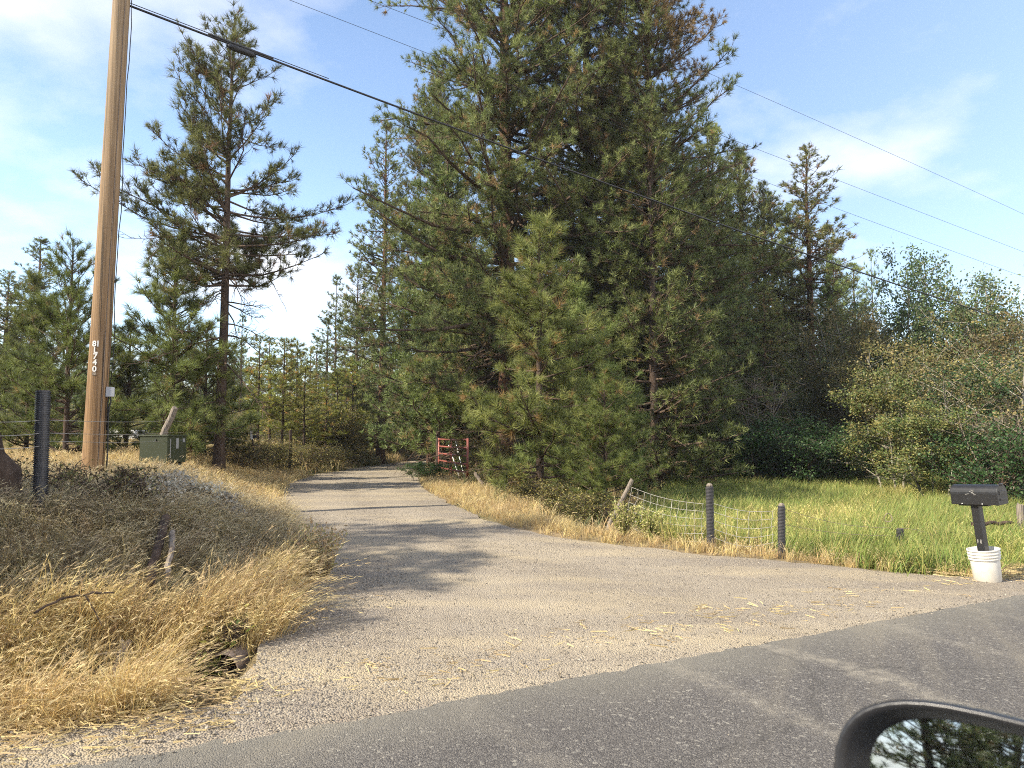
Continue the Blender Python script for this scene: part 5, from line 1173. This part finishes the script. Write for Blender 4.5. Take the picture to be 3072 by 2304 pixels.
wk2 = weed(52, 0.42, 26, 0.5, [(0.45, 0.38, 0.16), (0.36, 0.34, 0.13), (0.5, 0.36, 0.18)], 26, 0.016)
def put_weed(kind, px, D, label, sc_):
    x, y = (px - 512) / FPX * D, D; o = root('tall_weed', label, 'weed', (x, y, gz(x, y)), px, None, sc_)
    c = link('stems', kind['branches'], o); c['kind'] = 'stuff'; c = link('foliage', kind['crown'], o); c['kind'] = 'stuff'
put_weed(wk, 622, 10.8, 'feathery yellow-green weed in front of the tilted post', 1.0)
put_weed(wk, 647, 10.7, 'feathery yellow-green weed between tilted post and tallest pipe post', 0.92)
put_weed(wk2, 306, 7.9, 'stalky yellow weed at the drive corner, left one', 1.5)
put_weed(wk2, 318, 7.7, 'stalky yellow weed at the drive corner, middle one', 1.6)
put_weed(wk2, 329, 7.9, 'stalky yellow weed at the drive corner, nearest the gravel', 1.4)

# ------------------------------------------------------------------ far buildings at the left
hx, hy = -43.5, 58.0; hz = gz(hx, hy)
hs_ = root('house', 'low grey house with a white fascia far behind the left pines', 'house', (hx - 4.0, hy, hz))
MB().box((0, 3, 1.35), (9.0, 6.0, 2.7)).obj('wall', M['house_wall'], hs_)
MB().add([(-4.9, -0.6, 2.72), (4.9, -0.6, 2.72), (4.9, 6.6, 2.72), (-4.9, 6.6, 2.72), (-4.9, 3, 4.3), (4.9, 3, 4.3)], [(0, 1, 5, 4), (2, 3, 4, 5), (1, 2, 5), (3, 0, 4), (0, 3, 2, 1)]).obj('roof', M['house_roof'], hs_)
MB().box((0, -0.63, 2.68), (9.9, 0.05, 0.22)).obj('fascia', M['house_white'], hs_)
for xx in (-2.6, 0.6, 3.2):
    wd = MB().box((xx, -0.03, 1.5), (1.2, 0.1, 1.1)).obj('window', M['house_white'], hs_); MB().box((xx, -0.09, 1.5), (1.0, 0.04, 0.9)).obj('pane', M['glass'], wd)
x, y = (77 - 512) / FPX * 48, 48.0
sh_ = root('shed', 'small white shed glimpsed left of the utility pole', 'shed', (x, y, gz(x, y)))
MB().box((0, 1, 0.75), (2.2, 1.8, 1.5)).obj('wall', M['house_white'], sh_)
MB().add([(-1.3, -0.1, 1.52), (1.3, -0.1, 1.52), (1.3, 2.1, 1.52), (-1.3, 2.1, 1.52), (-1.3, 1, 2.1), (1.3, 1, 2.1)], [(0, 1, 5, 4), (2, 3, 4, 5), (1, 2, 5), (3, 0, 4), (0, 3, 2, 1)]).obj('roof', M['house_white'], sh_)
MB().box((0.2, 0.08, 0.7), (0.7, 0.06, 1.35)).obj('door', M['house_wall'], sh_)
x, y = (120 - 512) / FPX * 40, 40.0
tr_ = root('trailer', 'low white flatbed trailer seen right of the utility pole', 'trailer', (x, y, gz(x, y)))
MB().box((0, 0, 0.75), (2.6, 1.6, 0.5)).obj('bed', M['house_white'], tr_, bevel=0.04)
MB().box((-0.9, 0, 1.25), (0.7, 1.4, 0.55)).obj('front_box', M['house_white'], tr_, bevel=0.05)
for xx in (-0.3, 0.5):
    for yy in (-0.72, 0.72):
        wh = MB().tube([(xx, yy - 0.1, 0.3), (xx, yy + 0.1, 0.3)], 0.31, 18).obj('wheel', M['cable'], tr_); MB().tube([(xx, yy - 0.12, 0.3), (xx, yy + 0.12, 0.3)], 0.15, 14).obj('rim', M['grey_box'], wh)

# ------------------------------------------------------------------ the car's door mirror
car = root('car', 'black door mirror of the viewer\'s car in the lower right corner', 'car', (0, 0, 0))
mc = pix(988, 803, 0.75); mc[2] = CAM_H - (803 - HOR) / FPX * 0.75
nrm = Vector((-0.68, -0.70, 0.20)).normalized(); rx = Vector((0, 0, 1)).cross(nrm).normalized(); uz = nrm.cross(rx)
def sup(a, b, n_=44, e=2.7):
    t = np.arange(n_) * 2 * math.pi / n_; c, s = np.cos(t), np.sin(t)
    return a * np.sign(c) * np.abs(c) ** (2 / e), b * np.sign(s) * np.abs(s) ** (2 / e)
def mring(depth, k, kb=None):
    a, b = sup(0.152 * k, 0.100 * (kb or k)); return np.array([np.array(rx) * p_ + np.array(uz) * q_ - np.array(nrm) * depth for p_, q_ in zip(a, b)]) + mc
def skin(rings, name, mat, parent, closed_last=False, sm=True):
    k = len(rings[0]); m = MB(); F_ = [(j * k + i, j * k + (i + 1) % k, (j + 1) * k + (i + 1) % k, (j + 1) * k + i) for j in range(len(rings) - 1) for i in range(k)]
    if closed_last: F_.append(tuple(range((len(rings) - 1) * k, len(rings) * k)))
    m.add(np.concatenate(rings), F_); return m.obj(name, mat, parent, smooth=sm)
hous = skin([mring(0.115, 0.25), mring(0.11, 0.5), mring(0.092, 0.76), mring(0.06, 0.92), mring(0.025, 0.99), mring(0.006, 1.0), mring(-0.002, 0.985), mring(-0.003, 0.955), mring(0.004, 0.91), mring(0.020, 0.85), mring(0.034, 0.80)], 'mirror_housing', M['car_black'], car)
skin([mring(0.032, 0.805), mring(0.031, 0.4), mring(0.0305, 0.05)], 'mirror_glass', M['mirror'], hous, True)
nd = np.array([N[0], N[1], 0]); ud = np.array([U[0], U[1], 0])
MB().tube([mc + np.array([0.0, 0, -0.085]), mc + np.array([0, 0, -0.12]) - nd * 0.08, ud * 0.80 + nd * 0.29 + np.array([0, 0, 1.08])], [0.03, 0.028, 0.035], 10).obj('mirror_arm', M['car_black'], car, smooth=True)
Rr = Matrix.Rotation(math.atan2(U[1], U[0]), 3, 'Z')
dp = MB().box(ud * 0.30 + nd * 0.25 + np.array([0, 0, 0.74]), (1.25, 0.09, 0.74), Rr).obj('door', M['car_paint'], car, bevel=0.03)
MB().box(ud * 0.30 + nd * 0.262 + np.array([0, 0, 1.118]), (1.22, 0.05, 0.022), Rr).obj('window_sill', M['car_black'], dp)
MB().box(ud * -0.12 + nd * 0.302 + np.array([0, 0, 0.93]), (0.18, 0.02, 0.035), Rr).obj('handle', M['car_black'], dp, bevel=0.006)
fd = MB().box(ud * 1.45 + nd * 0.22 + np.array([0, 0, 0.70]), (1.02, 0.09, 0.62), Rr).obj('fender', M['car_paint'], car, bevel=0.03)
whl = MB().tube([tuple(ud * 1.6 + nd * 0.06 + np.array([0, 0, 0.36])), tuple(ud * 1.6 + nd * 0.28 + np.array([0, 0, 0.36]))], 0.36, 28).obj('wheel', M['cable'], car, bevel=0.02)
MB().tube([tuple(ud * 1.6 + nd * 0.2 + np.array([0, 0, 0.36])), tuple(ud * 1.6 + nd * 0.29 + np.array([0, 0, 0.36]))], 0.22, 20).obj('rim', M['grey_box'], whl)


# ------------------------------------------------------------------ thin summer haze
hz_ = MB().box((0, 100, 12.4), (806, 806, 28)).obj('haze', M['soil']); hz_.data.materials.clear()
hm = bpy.data.materials.new('haze'); hm.use_nodes = True; hm.node_tree.nodes.clear()
ho = hm.node_tree.nodes.new('ShaderNodeOutputMaterial'); hv = hm.node_tree.nodes.new('ShaderNodeVolumePrincipled')
hv.inputs['Color'].default_value = (0.86, 0.90, 0.96, 1); hv.inputs['Density'].default_value = 0.0004; hv.inputs['Anisotropy'].default_value = 0.2
hm.node_tree.links.new(hv.outputs[0], ho.inputs['Volume']); hz_.data.materials.append(hm)
prop(hz_, 'thin pale smoky haze over the whole place', 'haze', kind='stuff')
